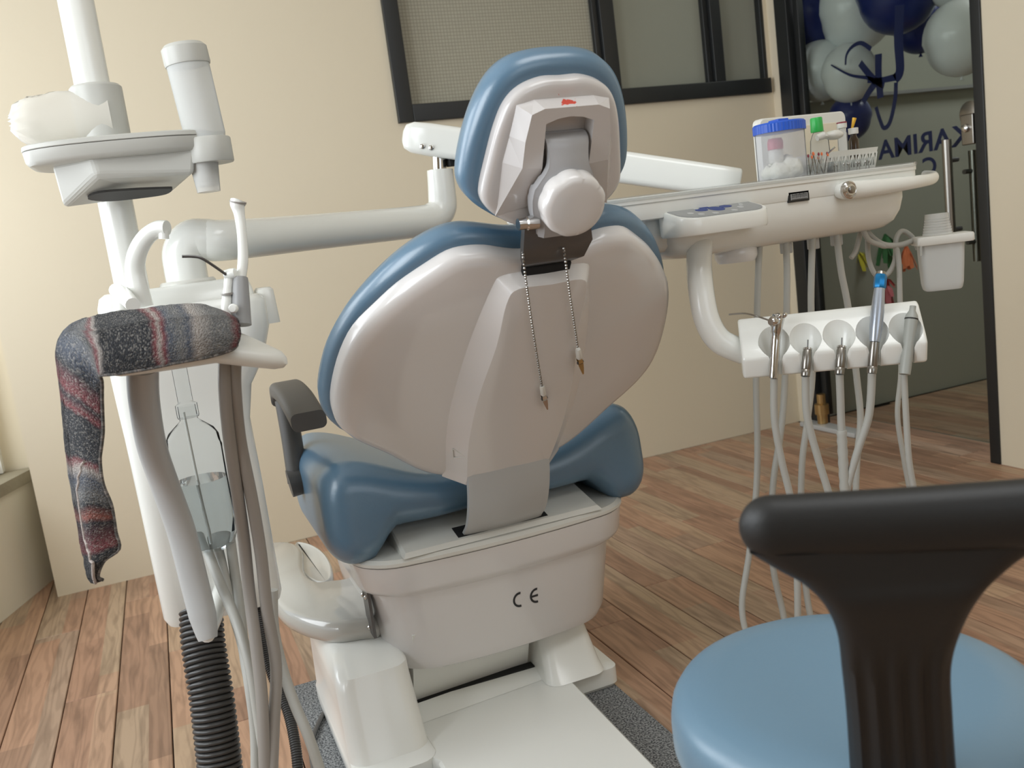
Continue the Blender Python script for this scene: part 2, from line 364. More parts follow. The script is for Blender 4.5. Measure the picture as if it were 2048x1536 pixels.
def boolean(o, cutters):
    for cme in cutters:
        c = bpy.data.objects.new('cutter', cme); COL.objects.link(c)
        md = o.modifiers.new('cut', 'BOOLEAN'); md.object = c; md.operation = 'DIFFERENCE'; md.solver = 'EXACT'
        dg = bpy.context.evaluated_depsgraph_get(); me = bpy.data.meshes.new_from_object(o.evaluated_get(dg))
        o.modifiers.clear(); old = o.data; o.data = me; bpy.data.objects.remove(c)
    o.data.shade_smooth(); o.data.set_sharp_from_angle(angle=radians(30))
def frame3(x, y, z): return Matrix((x, y, z)).transposed()
EY, EX, EZ = Vector((0, 1, 0)), Vector((1, 0, 0)), Vector((0, 0, 1))
# ------------------------------------------------------------------ the setting
WY, WX, XL, YR, CZ = 3.34, 2.615, -0.48, -1.75, 2.75
def struct(name, mb, m, label, cat, parent=None):
    o = mb.build(name, m, parent, False); recenter(o); return tag(o, label, cat, None, 'structure')
def lx(y): return -0.5156 + (y - 3.558) * 0.341          # the splayed left wall's line on the floor
fl = MB().box((1.9, 1.0, -0.06), (7.4, 7.2, 0.10)).build('floor', M['dark'], None, False); recenter(fl)
tag(fl, 'wood laminate floor of long multi-toned boards running to the back wall', 'floor', None, 'structure')
def plank_mesh(L):
    mb = MB(); w = PW / 2 - 0.0014; b = 0.0016; l = L / 2 - 0.0009
    top = [(-w + b, -l + b, 0), (w - b, -l + b, 0), (w - b, l - b, 0), (-w + b, l - b, 0)]
    mid = [(-w, -l, -b), (w, -l, -b), (w, l, -b), (-w, l, -b)]; bot = [(x, y, -0.010) for x, y, z in mid]
    mb.rings([bot, mid, top], True, True); return mb.mesh('plank')
PLM = {}
def plank(x, y0, y1):
    k = round(y1 - y0, 3)
    if k not in PLM: PLM[k] = plank_mesh(k); PLM[k].materials.append(M['wood'])
    o = bpy.data.objects.new('plank', PLM[k]); COL.objects.link(o); o.parent = fl
    o.matrix_parent_inverse = Matrix.Translation(fl.location).inverted(); o.location = (x, (y0 + y1) / 2, 0)
x = -0.51 - PW * 9.5; i = 0; LEN = 1.2
while x < 4.3:
    ys, ye = (-0.2, 3.72) if x < 0 else ((-0.2, 3.34) if x < 2.6 else (1.6, 3.3))
    y = ys - ((i * 0.437) % 1.0) * LEN
    while y < ye:
        a, b_ = max(y, ys), min(y + LEN, ye)
        if b_ - a > 0.03: plank(x, a, b_)
        y += LEN
    x += PW; i += 1
MB().box((0.3, -0.985, -0.006), (5.2, 1.56, 0.012)).build('rear_boards', M['wood'], fl, False)     # the part of the floor behind the camera stays unsplit
# walls
wl0, wl1 = 0.940, 2.596; wz0, wz1 = 1.455, 2.35            # window opening in the back wall
mb = MB()
for a, b_, z0, z1 in ((XL, wl0, 0, CZ), (wl0, wl1, 0, wz0), (wl0, wl1, wz1, CZ), (wl1, WX + 0.12, 0, CZ)):
    mb.box(((a + b_) / 2, WY + 0.06, (z0 + z1) / 2), (b_ - a, 0.12, z1 - z0))
mb.box((XL + 0.02, WY + 0.19, CZ / 2), (0.04, 0.36, CZ))
struct('wall_back', mb, M['wall'], 'cream painted back wall below and around the black framed window', 'wall')
mb = MB()
dy0, dy1, dz1 = 2.275, 3.285, 2.3
for a, b_, z0, z1 in ((YR, dy0, 0, CZ), (dy0, dy1, dz1, CZ), (dy1, WY, 0, CZ)):
    mb.box((WX + 0.055, (a + b_) / 2, (z0 + z1) / 2), (0.11, b_ - a, z1 - z0))
struct('wall_right', mb, M['wall'], 'cream wall strip to the right of the dark glass door', 'wall')
mb = MB()                                                    # left wall: splayed apron under the big window, pier and lintel
ya, yb = -1.75, 3.60
def seg(mb, y0, y1, z0, z1, t=0.16):
    q = [(lx(y0), y0), (lx(y1), y1), (lx(y1) - t, y1), (lx(y0) - t, y0)]
    mb.rings([[(x, y, z0) for x, y in q], [(x, y, z1) for x, y in q]])
seg(mb, ya, yb, 0, 0.375); seg(mb, ya, yb, 2.5, CZ); seg(mb, ya, 0.0, 0.375, 2.5)
struct('wall_left', mb, M['lime'], 'low rough plastered wall under the window at the far left', 'wall')
mb = MB(); mb.box((-0.79, 3.63, CZ / 2), (0.66, 0.09, CZ))
struct('wall_reveal', mb, M['wall'], 'cream window reveal at the left edge beyond the wall corner', 'wall')
mb = MB(); q = [(lx(0.05) + 0.02, 0.05), (lx(3.575) + 0.02, 3.575), (lx(3.575) - 0.2, 3.575), (lx(0.05) - 0.2, 0.05)]
mb.rings([[(x, y, 0.377) for x, y in q], [(x, y, 0.417) for x, y in q]])
struct('trim_1', mb, M['stone'], 'rough stone window sill at the left edge', 'sill')
wn = thing('window_2', 'white framed window in the left wall, letting the daylight in', 'window', (lx(1.8) - 0.1, 1.8, 0.417), None, 'structure')
for y in (0.05, 0.95, 1.85, 2.75, 3.56):
    MB().box((lx(y) - 0.10, y, 1.46), (0.05, 0.05, 2.08)).build('mullion', M['whitem'], wn, False)
for z in (0.44, 1.75, 2.48):
    mb = MB(); q = [(lx(0.05) - 0.08, 0.05), (lx(3.575) - 0.08, 3.575), (lx(3.575) - 0.12, 3.575), (lx(0.05) - 0.12, 0.05)]
    mb.rings([[(x, y, z - 0.02) for x, y in q], [(x, y, z + 0.02) for x, y in q]]); mb.build('rail', M['whitem'], wn, False)
mb = MB()                                                    # rear wall with an opening behind the rear fill light
for a, b_, z0, z1 in ((-2.6, 0.0, 0, CZ), (0.0, 1.8, 0, 1.15), (0.0, 1.8, 2.35, CZ), (1.8, WX + 0.1, 0, CZ)):
    mb.box(((a + b_) / 2, YR - 0.05, (z0 + z1) / 2), (b_ - a, 0.1, z1 - z0))
struct('wall_rear', mb, M['wallrear'], 'plain painted rear wall behind the viewpoint', 'wall')
struct('ceiling', MB().box((1.2, 0.9, CZ + 0.05), (7.8, 5.8, 0.1)), M['ceil'], 'plain white ceiling above the surgery', 'ceiling')
# corridor beyond the glass door
mb = MB(); mb.box((3.74, 3.80, CZ / 2), (2.03, 0.1, CZ)); mb.box((3.74, 3.54, 0.70), (2.03, 0.45, 1.40)); mb.box((4.7, 2.2, CZ / 2), (0.1, 2.4, CZ)); mb.box((3.7, 1.45, CZ / 2), (2.1, 0.1, CZ))
struct('wall_corridor', mb, M['corr'], 'dim grey corridor wall seen through the glass door', 'wall')
struct('trim_2', MB().box((3.72, 3.305, 1.405), (1.8, 0.05, 0.014)), M['grey'], 'thin dado rail on the corridor wall behind the white balloon', 'trim')
# window in the back wall
w1 = thing('window_1', 'black framed window with grey mesh and frosted panes above the dental chair', 'window', ((wl0 + wl1) / 2, WY, wz0), None, 'structure')
def bar(x0, x1, z0, z1, y0=-0.02, y1=0.07, n='frame_bar'):
    MB().box(((x0 + x1) / 2, WY + (y0 + y1) / 2, (z0 + z1) / 2), (x1 - x0, y1 - y0, z1 - z0), None, 0.003).build(n, M['blackframe'], w1)
bar(wl0, wl0 + 0.058, wz0, wz1); bar(wl0 + 0.058, wl1, wz0, wz0 + 0.062); bar(wl0 + 0.058, wl1, wz1 - 0.05, wz1); bar(wl1 - 0.018, wl1, wz0 + 0.062, wz1 - 0.05, 0, 0.06)
bar(1.815, 1.878, wz0 + 0.062, wz1 - 0.05, -0.01, 0.06); bar(1.79, 1.815, wz0 + 0.062, wz1 - 0.05, 0.008, 0.05, 'sash_stile')
bar(2.325, 2.375, wz0 + 0.062, wz1 - 0.05, -0.01, 0.06); bar(2.3, 2.325, wz0 + 0.062, wz1 - 0.05, 0.008, 0.05, 'sash_stile')
for a, b_, k in ((wl0 + 0.058, 1.79, 'mesh'), (1.878, 2.3, 'pane'), (2.375, wl1 - 0.018, 'pane')):
    MB().box(((a + b_) / 2, WY + 0.035, (wz0 + wz1) / 2), (b_ - a, 0.006, wz1 - wz0 - 0.112)).build('pane', M[k], w1, False)
struct('wall_beyond_window', MB().box((1.77, WY + 0.35, 1.9), (1.9, 0.05, 1.3)), M['corr'], 'grey wall of the next room behind the window panes', 'wall')
# glass door
d1 = thing('door_1', 'dark framed glass door with mirrored navy lettering and steel pull handles', 'door', (WX + 0.03, (dy0 + dy1) / 2, 0), None, 'structure')
for a, b_, z0, z1 in ((dy0, dy0 + 0.04, 0, dz1), (dy1 - 0.075, dy1, 0, dz1), (dy0 + 0.04, dy1 - 0.075, dz1 - 0.05, dz1)):
    MB().box((WX + 0.028, (a + b_) / 2, (z0 + z1) / 2), (0.07, b_ - a, z1 - z0), None, 0.003).build('frame_bar', M['blackframe'], d1)
MB().box((WX + 0.03, dy1 - 0.105, dz1 / 2), (0.03, 0.03, dz1 - 0.1), None, 0.003).build('glass_edge_bar', M['blackframe'], d1)
MB().box((WX + 0.03, (dy0 + dy1) / 2 - 0.03, dz1 / 2), (0.010, dy1 - dy0 - 0.17, dz1 - 0.12)).build('glass_pane', M['glass'], d1, False)
GX = WX + 0.0365
for sx, (pa_, pb_) in ((-1, ((1891, 280), (1906, 500))), (1, ((1946, 300), (1956, 522)))):
    hx = WX + 0.03 + sx * 0.05; zt, zb = P(*pa_, X=hx).z, P(*pb_, X=hx).z; hy = (P(*pa_, X=hx).y + P(*pb_, X=hx).y) / 2
    h = MB().tube([(hx, hy, zb), (hx, hy, zt)], 0.0155, 14, 1).build('pull_handle', M['steel'], d1)
    for z in (zb + 0.07, zt - 0.07): MB().tube([(WX + 0.03 + sx * 0.004, hy, z), (hx, hy, z)], 0.008, 10, 1).build('standoff', M['darksteel'], h)
mb = MB(); mb.lathe([(0.04, 0), (0.043, 0.006), (0.03, 0.012)], (WX + 0.02, 2.35, 1.20), (-1, 0, 0), 20); mb.box((WX + 0.008, 2.35, 1.15), (0.02, 0.05, 0.10), None, 0.004)
lk = mb.build('lock_plate', M['steel'], d1); MB().lathe([(0.015, 0), (0.013, 0.012), (0.006, 0.016)], (WX + 0.0, 2.352, 1.155), (-1, 0, 0), 16).build('cylinder_lock', M['chrome'], lk)
mb = MB(); mb.lathe([(0.022, 0), (0.022, 0.04), (0.03, 0.042), (0.03, 0.085), (0.018, 0.09), (0.018, 0.13)], (WX - 0.02, 3.16, 0.022), (0, 0, 1), 16); mb.build('pivot_hinge', M['brass'], d1)
MB().box((WX - 0.03, 3.09, 0.011), (0.07, 0.34, 0.020), None, 0.004).build('floor_plate', M['lightgrey'], d1)
TM = Matrix(((0, 0, 1, 0), (1, 0, 0, 0), (0, 1, 0, 0), (0, 0, 0, 1)))      # text in the y-z plane, read from the corridor side
def on_door(px, py): return P(px, py, X=GX)
def word(n, body, size, a, ls=1.0):
    return text_mesh(n, body, size, Matrix.Translation((GX, a.y, a.z)) @ TM @ Matrix.Diagonal((ls, 1, 1, 1)), M['navy'], d1, 0.0006, 0.002)
word('lettering', 'KARIMA', 0.098, on_door(1848, 287) + Vector((0, 0.012, 0)), 1.18)
word('lettering', 'C', 0.085, on_door(1859, 334), 1.1)
def stroke(pts, w):
    pts = [on_door(*p) for p in pts]; q = catmull(pts, 5); mb = MB()
    m = len(q); rs = []
    for i, p in enumerate(q):
        t = (q[min(i + 1, m - 1)] - q[max(i - 1, 0)]).normalized(); s = Vector((0, -t.z, t.y)); r = 1.3 * (w[0] + (w[1] - w[0]) * i / (m - 1))
        rs.append([p + s * r - EX * 0.0006, p + s * r + EX * 0.0006, p - s * r + EX * 0.0006, p - s * r - EX * 0.0006])
    mb.rings(rs).build('logo_stroke', M['navy'], d1, False)
for pts, w in (([(1800, 10), (1797, 80), (1800, 140), (1790, 158)], (0.017, 0.014)), ([(1792, 154), (1765, 160), (1735, 162)], (0.010, 0.006)),
               ([(1768, 172), (1758, 168), (1740, 157), (1700, 150), (1662, 130)], (0.009, 0.002)), ([(1742, 98), (1722, 86), (1704, 94), (1693, 110), (1691, 130)], (0.007, 0.003)),
               ([(1757, 108), (1757, 150), (1761, 196)], (0.013, 0.012)), ([(1720, 126), (1736, 146), (1752, 164)], (0.010, 0.011)), ([(1752, 164), (1738, 184), (1726, 204)], (0.011, 0.009)),
               ([(1792, 165), (1790, 200), (1780, 244), (1768, 256), (1760, 240), (1752, 214)], (0.007, 0.006))):
    stroke(pts, w)
# ------------------------------------------------------------------ floor mat
CX = 0.56
o = MB().box((0.458, 1.605, 0.004), (0.646, 1.07, 0.008), None, 0.002).build('floor_mat', M['carpet']); recenter(o)
tag(o, 'grey speckled loop carpet mat under the foot of the dental chair', 'mat')
# ------------------------------------------------------------------ dental chair
dc = thing('dental_chair', 'blue and white dental chair seen from behind, backrest and headrest raised', 'dental chair', (CX, 1.9, 0.008))
BO = Vector((CX, 1.62, 0.573)); BU = Vector((0, -0.335, 0.395)).normalized(); BN = EX.cross(BU)      # backrest frame: up and towards the viewer
def bk(s, t, d): return BO + EX * s + BU * t + BN * (d - 0.44 * s * s)
half = [(0, .516), (.035, .517), (.06, .522), (.092, .531), (.122, .532), (.149, .525), (.179, .502), (.219, .465), (.252, .422), (.281, .376), (.300, .322), (.312, .26), (.316, .205), (.309, .163), (.288, .13), (.262, .107), (.228, .082), (.198, .054), (.167, .026), (.136, .006), (.108, -.003), (.06, -.001), (0, 0)]
bo = smooth2(mirror_outline(half), 3)
mb = MB(); slab(mb, bo, [(0.0, -0.022), (0.0, 0.0), (0.003, 0.006), (0.010, 0.011), (0.022, 0.014)], bk, (0, .27))
bs = mb.build('backrest_shell', M['shell'], dc, 50)
halfb = [(0, .534), (.04, .535), (.09, .546), (.12, .549), (.15, .542), (.183, .522), (.22, .486), (.258, .434), (.29, .376), (.313, .312), (.325, .25), (.329, .2), (.322, .158), (.302, .12), (.27, .1), (.23, .075), (.2, .046), (.168, .018), (.136, -.002), (.108, -.011), (.06, -.009), (0, -.008)]
bc = smooth2(mirror_outline(halfb), 3)
mb = MB(); slab(mb, bc, [(0.012, -0.018), (0.004, -0.022), (-0.002, -0.034), (0, -0.05), (0.010, -0.068), (0.03, -0.08)], bk, (0, .27))
mb.build('backrest_cushion', M['blue'], dc, 60)
# raised centre panel with slanted flanks
def panel_half(k): return [(0, .497 - k * .25), (.068 - k * .45, .496 - k * .25), (.085 - k * .5, .47 - k * .3), (.106 - k, .37), (.122 - k, .25), (.126 - k, .13), (.118 - k, .03), (.112 - k, .003), (0, .003)]
mb = MB(); ra, rb_ = [mirror_outline(panel_half(k)) for k in (0, .034)]
rb2 = mirror_outline([(x * .985, y) for x, y in panel_half(.036)])
def dens(r): return [(p.x, p.y) for p in catmull([(x, y, 0) for x, y in r], 4, True)]
slab(mb, dens(ra), [(0, .004)], bk, (0, .25), (0, 0)) if False else None
rings = [[bk(x, y, d) for x, y in dens(r)] for r, d in ((ra, .0125), (rb_, .040), (rb2, .0405))]
rings += [[bk(x * q, .25 + (y - .25) * q, .0405) for x, y in dens(rb2)] for q in (.7, .4, .1)]
mb.rings(rings, False, True); mb.build('center_panel', M['shell'], bs, 28)
mb = MB(); a_, b_, c_ = bk(-.113, .10, .0235), bk(-.090, .088, .038), bk(-.110, .076, .025)
mb.tube([a_, b_, c_, a_], 0.0012, 6, 1); mb.build('triangle_mark', M['whitem'], bs)
# neck plate between backrest and headrest and its slot
HO = Vector((CX, 1.261, 1.002)); HU = Vector((0, -0.124, 0.22)).normalized(); HN = EX.cross(HU)
def hd(s, t, d): return HO + EX * s + HU * t + HN * d
MB().box(bk(0, .500, .006), (.080, .020, .030), frame3(EX, BU, BN), .003).build('neck_slot', M['dark'], bs)
mb = MB(); nw = [(.037, bk(0, .497, .006)), (.040, bk(0, .512, .020)), (.050, bk(0, .530, .034)), (.056, hd(0, -.004, .040)), (.052, hd(0, .028, .030))]
mb.rings([[p + EX * -w, p + EX * w, p + EX * w - BN * .012, p - EX * w - BN * .012] for w, p in [(w, p) for w, p in nw]])
mb.build('neck_plate', M['darksteel'], dc)
# headrest
hh = [(0, .226), (.03, .226), (.06, .216), (.08, .197), (.093, .165), (.103, .12), (.110, .08), (.108, .06), (.096, .042), (.072, .024), (.045, .012), (0, .006)]
ho = smooth2(mirror_outline(hh), 4)
STAIN = tuple(hd(-.001, .199, .022))
M['hshell'] = mk_shell_stain()
mb = MB(); slab(mb, ho, [(0, -.02), (0, .0), (.002, .006), (.007, .009), (.014, .010)], hd, (0, .11)); hs_ = mb.build('headrest_shell', M['hshell'], dc, 50)
hc = [(0, .254), (.035, .252), (.066, .243), (.092, .222), (.112, .188), (.126, .145), (.134, .1), (.132, .075), (.118, .05), (.09, .027), (.055, .008), (0, -.002)]
ho2 = smooth2(mirror_outline(hc), 4)
mb = MB(); slab(mb, ho2, [(.02, -.012), (.009, -.014), (.001, -.026), (0, -.045), (.008, -.066), (.024, -.08), (.05, -.085)], hd, (0, .11)); mb.build('headrest_cushion', M['blue'], dc, 60)
# sculpted block on the headrest shell with the hinge recess
base = [(0, .203), (.045, .203), (.070, .197), (.078, .155), (.086, .118), (.090, .038)]
top = [(0, .199), (.040, .199), (.058, .192), (.0645, .155), (.066, .118), (.0905, .036)]
def mo(h): return [(x, y) for x, y in reversed(h)] + [(-x, y) for x, y in h[1:]]
B_, T_ = mo(base), mo(top)
dT = {0: .036, 1: .036, 2: .036, 3: .036, 4: .036, 5: .0085}
n_ = len(base); dd = [dT[n_ - 1 - i] if i < n_ else dT[i - n_ + 1] for i in range(2 * n_ - 1)]
R = [hd(x, y, .0085) for x, y in B_]; S = [hd(x, y, d) for (x, y), d in zip(T_, dd)]
mb = MB(); k = len(R); vs = R + S; fs = [(i, i + 1, k + i + 1, k + i) for i in range(k - 1)]
# top: flat part above the fold line, sloping part below, leaving the recess open
rec = [(-.036, .115), (-.036, .178), (-.018, .184), (0, .186), (.018, .184), (.036, .178), (.036, .115)]
q0 = len(vs); vs += [hd(x, y, .036) for x, y in rec]; q1 = len(vs); vs += [hd(x, y, .008) for x, y in rec]
low = [(-.036, .06), (.036, .06)]; q2 = len(vs); vs += [hd(-.036, .05, .013), hd(.036, .05, .013), hd(-.036, .05, .008), hd(.036, .05, .008)]
# T_ order: 0 right-bottom .. 5 centre-top .. 10 left-bottom
fs += [(k + 1, k + 2, q0 + 5, q0 + 6), (k + 2, k + 3, q0 + 5), (k + 3, k + 4, q0 + 4, q0 + 5), (k + 4, k + 5, q0 + 3, q0 + 4), (k + 5, k + 6, q0 + 2, q0 + 3), (k + 6, k + 7, q0 + 1, q0 + 2), (k + 7, k + 8, q0 + 1), (k + 8, k + 9, q0, q0 + 1)]
fs += [(k, k + 1, q0 + 6, q2 + 1), (k + 9, k + 10, q2, q0)]
fs += [(q0 + i, q0 + i + 1, q1 + i + 1, q1 + i) for i in range(6)] + [(q0, q1, q2 + 2, q2), (q0 + 6, q2 + 1, q2 + 3, q1 + 6), tuple(q1 + i for i in range(7)), (q1, q1 + 6, q2 + 3, q2 + 2)]
mb.add(vs, fs); mb.build('hinge_housing', M['hshell'], hs_, False)
# hinge bracket, knob, pin
bw = [(.032, .156, .014, .006), (.032, .158, .026, .008), (.032, .151, .038, .010), (.030, .135, .046, .010), (.031, .120, .051, .010), (.040, .103, .052, .012), (.047, .088, .050, .016), (.048, .070, .048, .018), (.044, .047, .046, .018), (.036, .026, .044, .018), (.035, .010, .042, .018)]
bw = [(p.x, p.y, p.z, bw[min(i // 4, len(bw) - 1)][3]) for i, p in enumerate(catmull([b[:3] for b in bw], 4))]
mb = MB(); mb.rings([[hd(x, t, d - th) for x, t, d, th in ()] or [hd(w * c, t, d - th * (0 if abs(c) < .8 else .45) - (th if j >= 7 else 0)) for j, c in enumerate((-1, -.96, -.75, 0, .75, .96, 1, 1, 0, -1))] for w, t, d, th in bw])
br = mb.build('hinge_bracket', M['bracket'], hs_, 45)
kc = hd(.0, .074, .052); kn = (HN + EX * -.06).normalized()
mb = MB(); mb.lathe([(.040, -.004), (.044, .002), (.046, .006), (.0455, .026), (.043, .031), (.036, .0335), (.02, .0345), (.004, .0345)], kc, kn, 80, wob=lambda k, i: 1 + (0.06 * (abs(sin(k / 80 * pi * 9)) ** 0.5 - .7) if i in (1, 2, 3) else 0))
mb.build('adjusting_knob', M['shell'], br, 50)
mb = MB(); pc = hd(-.036, .034, .036); mb.lathe([(.0105, 0), (.0105, .016), (.0085, .018), (.0085, .03)], pc, (-1, 0, 0), 18); mb.build('pivot_pin', M['chrome'], br)
# strap from backrest to seat housing
prof = [(1.586, .610), (1.572, .575), (1.580, .535), (1.598, .495), (1.622, .462), (1.650, .440), (1.668, .418)]
mb = MB(); w = .083; rs = []
for i, p in enumerate(catmull([(0, y, z) for y, z in prof], 4)):
    rs.append([(CX + sx * w * (1 - .05 * (i < 2)), p.y - .003 * (abs(sx) < .5) + d, p.z) for sx, d in ((-1, 0), (-.9, -.003), (0, -.004), (.9, -.003), (1, 0), (1, .012), (0, .012), (-1, .012))])
mb.rings(rs); mb.build('backrest_strap', M['lightgrey'], dc, 40)
# seat cushion: cross-section drawn on x-z, run forward
def sstep(a, b, x):
    t = max(0, min(1, (x - a) / (b - a))); return t * t * (3 - 2 * t)
HWS = .347
mb = MB(); rs = []
for i in range(49):
    s = -cos(pi * i / 48) * HWS; a = abs(s); e_ = .055
    ins = e_ * (1 - sqrt(max(0, 1 - ((a - HWS + e_) / e_) ** 2))) if a > HWS - e_ else 0
    zt_ = .555 + .062 * sstep(.10, .30, a); zb_ = .472 - .058 * sstep(.205, .275, a)
    y0, y1 = 1.662 + .012 * (1 - sstep(.0, .2, a)), 2.14
    hw, hh_ = (y1 - y0) / 2 - ins * .9, (zt_ - zb_) / 2 - ins * .9
    rr_ = min(.055, hh_ * .95)
    rs.append([Vector((CX + .008 + s, (y0 + y1) / 2 + y + (.10 * max(0, (zt_ + zb_) / 2 + z - .46) if y < 0 else 0), (zt_ + zb_) / 2 + z)) for y, z in rrect(hw, hh_, rr_, 7)])
mb.rings(rs); mb.build('seat_cushion', M['blue'], dc, 60)
# seat housing with rim, lid, slot shade and CE mark
def hb(w, yr, yf, r, bow, z, xo=0):
    o = []
    for x, y in rrect(w, (yf - yr) / 2, r, 7):
        yy = y + (yf + yr) / 2
        f_ = max(0, 1 - (x / w) ** 2)
        o.append(Vector((CX + xo + x, yy - (bow * f_ if y < 0 else 0), z)))
    return o
def dense(ring, k=1): return ring
def hbox(mb, rows):
    rs = []
    for w, yr, z in rows:
        pts = rrect(w, (2.25 - yr) / 2, .085, 8)
        # extra points on the long rear edge so that it can bow outward
        m = len(pts); full = []
        for i in range(m):
            a, b = pts[i], pts[(i + 1) % m]; full.append(a)
            L_ = sqrt((a[0] - b[0]) ** 2 + (a[1] - b[1]) ** 2)
            if L_ > .1:
                for j in range(1, 8): full.append((a[0] + (b[0] - a[0]) * j / 8, a[1] + (b[1] - a[1]) * j / 8))
        rs.append([Vector((CX + x, y + (2.25 + yr) / 2 - (.030 * (1 - (x / w) ** 2) if y < 0 else 0), z)) for x, y in full])
    return mb.rings(rs)
hs2 = hbox(MB(), [(.228, 1.73, .155), (.243, 1.712, .165), (.250, 1.703, .185), (.266, 1.682, .325), (.270, 1.678, .338), (.285, 1.664, .350), (.290, 1.660, .36), (.295, 1.655, .408)]).build('seat_housing', M['shell'], dc, 30)
hbox(MB(), [(.2945, 1.656, .409), (.2975, 1.652, .412), (.2975, 1.652, .418), (.292, 1.658, .424), (.275, 1.676, .4255), (.20, 1.75, .4255)]).build('housing_lid', M['whitem'], dc, 30)
mb = MB(); pr = [(1.634, .4256), (1.642, .4345), (1.80, .4695), (2.1, .4695), (2.1, .4256)]
mb.rings([[(CX + s * (.212 if i in (0, 4) else .205), y, z) for i, (y, z) in enumerate(pr)] for s in (-1, 1)]); mb.build('raised_lid_panel', M['whitem'], dc, False)
mb = MB(); nrm = Vector((0, -.0295, .1)).normalized()
mb.box((CX, 1.668, .4406), (.192, .040, .0016), frame3(EX, Vector((0, .1, .024)).normalized(), Vector((0, -.024, .1)).normalized()), 0); mb.build('strap_slot_shade', M['dark'], dc, False)  # flat dark plate, the slot's inner shade given as colour
# CE mark: two arcs and a bar on the bowed rear face
def rear(x, z):
    f_ = max(0, 1 - (x / .262) ** 2); t = (z - .185) / .14
    return Vector((CX + x, 1.703 + (1.682 - 1.703) * t - .030 * f_ - .0008, z))
mb = MB()
def arc(cx, cz, r, a0, a1, t):
    rs = []
    for i in range(15):
        a = radians(a0 + (a1 - a0) * i / 14)
        o_, i_ = rear(cx + (r + t) * cos(a) * .9, cz + (r + t) * sin(a)), rear(cx + (r - t) * cos(a) * .9, cz + (r - t) * sin(a))
        rs.append([o_, i_, i_ + EY * .0012, o_ + EY * .0012])
    mb.rings(rs)
ceC = P(1036, 1200, Y=1.66); ceE = P(1070, 1192, Y=1.66)
arc(ceC.x - CX + .004, ceC.z, .0145, 80, 280, .0023); arc(ceE.x - CX + .004, ceE.z, .0145, 80, 280, .0023)
ex, ez = ceE.x - CX + .004, ceE.z
mb.rings([[rear(ex - .013, ez + .0022), rear(ex - .013, ez - .0022), rear(ex - .013, ez - .0022) + EY * .001, rear(ex - .013, ez + .0022) + EY * .001], [rear(ex + .003, ez + .0022), rear(ex + .003, ez - .0022), rear(ex + .003, ez - .0022) + EY * .001, rear(ex + .003, ez + .0022) + EY * .001]])
mb.build('ce_mark', M['ink'], hs2, False)
# hinge plate on the housing's left flank
mb = MB(); a_, b_ = P(738, 1190, Y=1.76), P(757, 1250, Y=1.74)
mb.box((CX - .272, 1.76, .295), (.006, .055, .10), None, .001); hp = mb.build('side_plate', M['darksteel'], dc, False)
for dy, dz in ((-.016, .035), (.016, .03), (0, -.035)): MB().lathe([(.005, 0), (.005, .003), (.003, .005)], (CX - .275, 1.76 + dy, .295 + dz), (-1, 0, 0), 10).build('screw', M['chrome'], hp)
# armrest
ap = MB(); a0, a1 = P(572, 778, Y=2.02), P(618, 842, Y=1.76)
ap = MB(); pts = catmull([a0 + Vector((0, .02, -.02)), a0, a0.lerp(a1, .5) + Vector((0, 0, .012)), a1], 5)
rs = []
for p in pts:
    rs.append([p + Vector((x, 0, z)) for x, z in rrect(.034, .018, .012, 4)])
ap.rings(rs); arm = ap.build('armrest_pad', M['arm'], dc, 50)
mb = MB(); mb.tube([P(570, 800, Y=2.0), P(584, 880, Y=1.98), P(596, 965, Y=1.96)], .022, 10, 4, True, 1.0); mb.build('armrest_post', M['arm'], dc)
mb = MB(); e_ = P(597, 962, Y=1.96); mb.lathe([(.03, -.02), (.03, .05)], e_, (1, 0, .1), 18); mb.build('armrest_pivot', M['arm'], dc)
# base: plate, side blocks, cover panel
FZ = .0085
mb = MB()
def base_plate(mb, z, g): return [Vector((x, y, z)) for x, y in ((.335 - g, 1.16 - g), (.662 + g, 1.16 - g), (.678 + g, 1.70), (.64, 1.80 + g), (.64, 2.35 + g), (.26, 2.35 + g), (.26, 1.7), (.335 - g, 1.55))]
mb.rings([base_plate(mb, FZ, -.008), base_plate(mb, FZ + .006, 0), base_plate(mb, .05, 0), base_plate(mb, .056, -.006)]); mb.build('base_plate', M['white'], dc, 30)
def block(mb, rows):
    rs = []
    for cx, cy, wx, wy, r, z in rows: rs.append([Vector((cx + x, cy + y, z)) for x, y in rrect(wx, wy, r, 5)])
    return mb.rings(rs)
lb = MB(); block(lb, [(.262, 1.80, .078, .235, .035, .012), (.262, 1.80, .08, .24, .035, .03), (.262, 1.80, .08, .24, .035, .057), (.262, 1.82, .077, .22, .035, .062), (.262, 1.84, .075, .20, .035, .14), (.262, 1.85, .074, .19, .035, .18), (.264, 1.855, .072, .185, .035, .205), (.266, 1.885, .064, .15, .03, .222), (.268, 1.90, .055, .13, .03, .228)])
lb.build('pedestal_block', M['white'], dc, 50)
lb = MB(); block(lb, [(.715, 1.86, .072, .17, .02, FZ), (.715, 1.86, .075, .175, .02, .016), (.715, 1.86, .075, .175, .02, .052), (.708, 1.862, .065, .165, .02, .058)]); lb.build('pedestal_foot', M['white'], dc, 30)
lb = MB(); block(lb, [(.690, 1.80, .068, .13, .03, .0565), (.692, 1.81, .064, .12, .03, .075), (.695, 1.84, .056, .10, .03, .15), (.694, 1.85, .048, .09, .03, .20), (.69, 1.86, .036, .08, .025, .235)]); lb.build('pedestal_block', M['white'], dc, 50)
mb = MB(); q = [(.352, 1.775), (.618, 1.79)]
mb.rings([[Vector((x, y + dy, z)) for x, y in q for dy in (0,)] + [Vector((x, y + .02, z)) for x, y in reversed(q)] for z, dy in ((.062, 0), (.25, 0))])
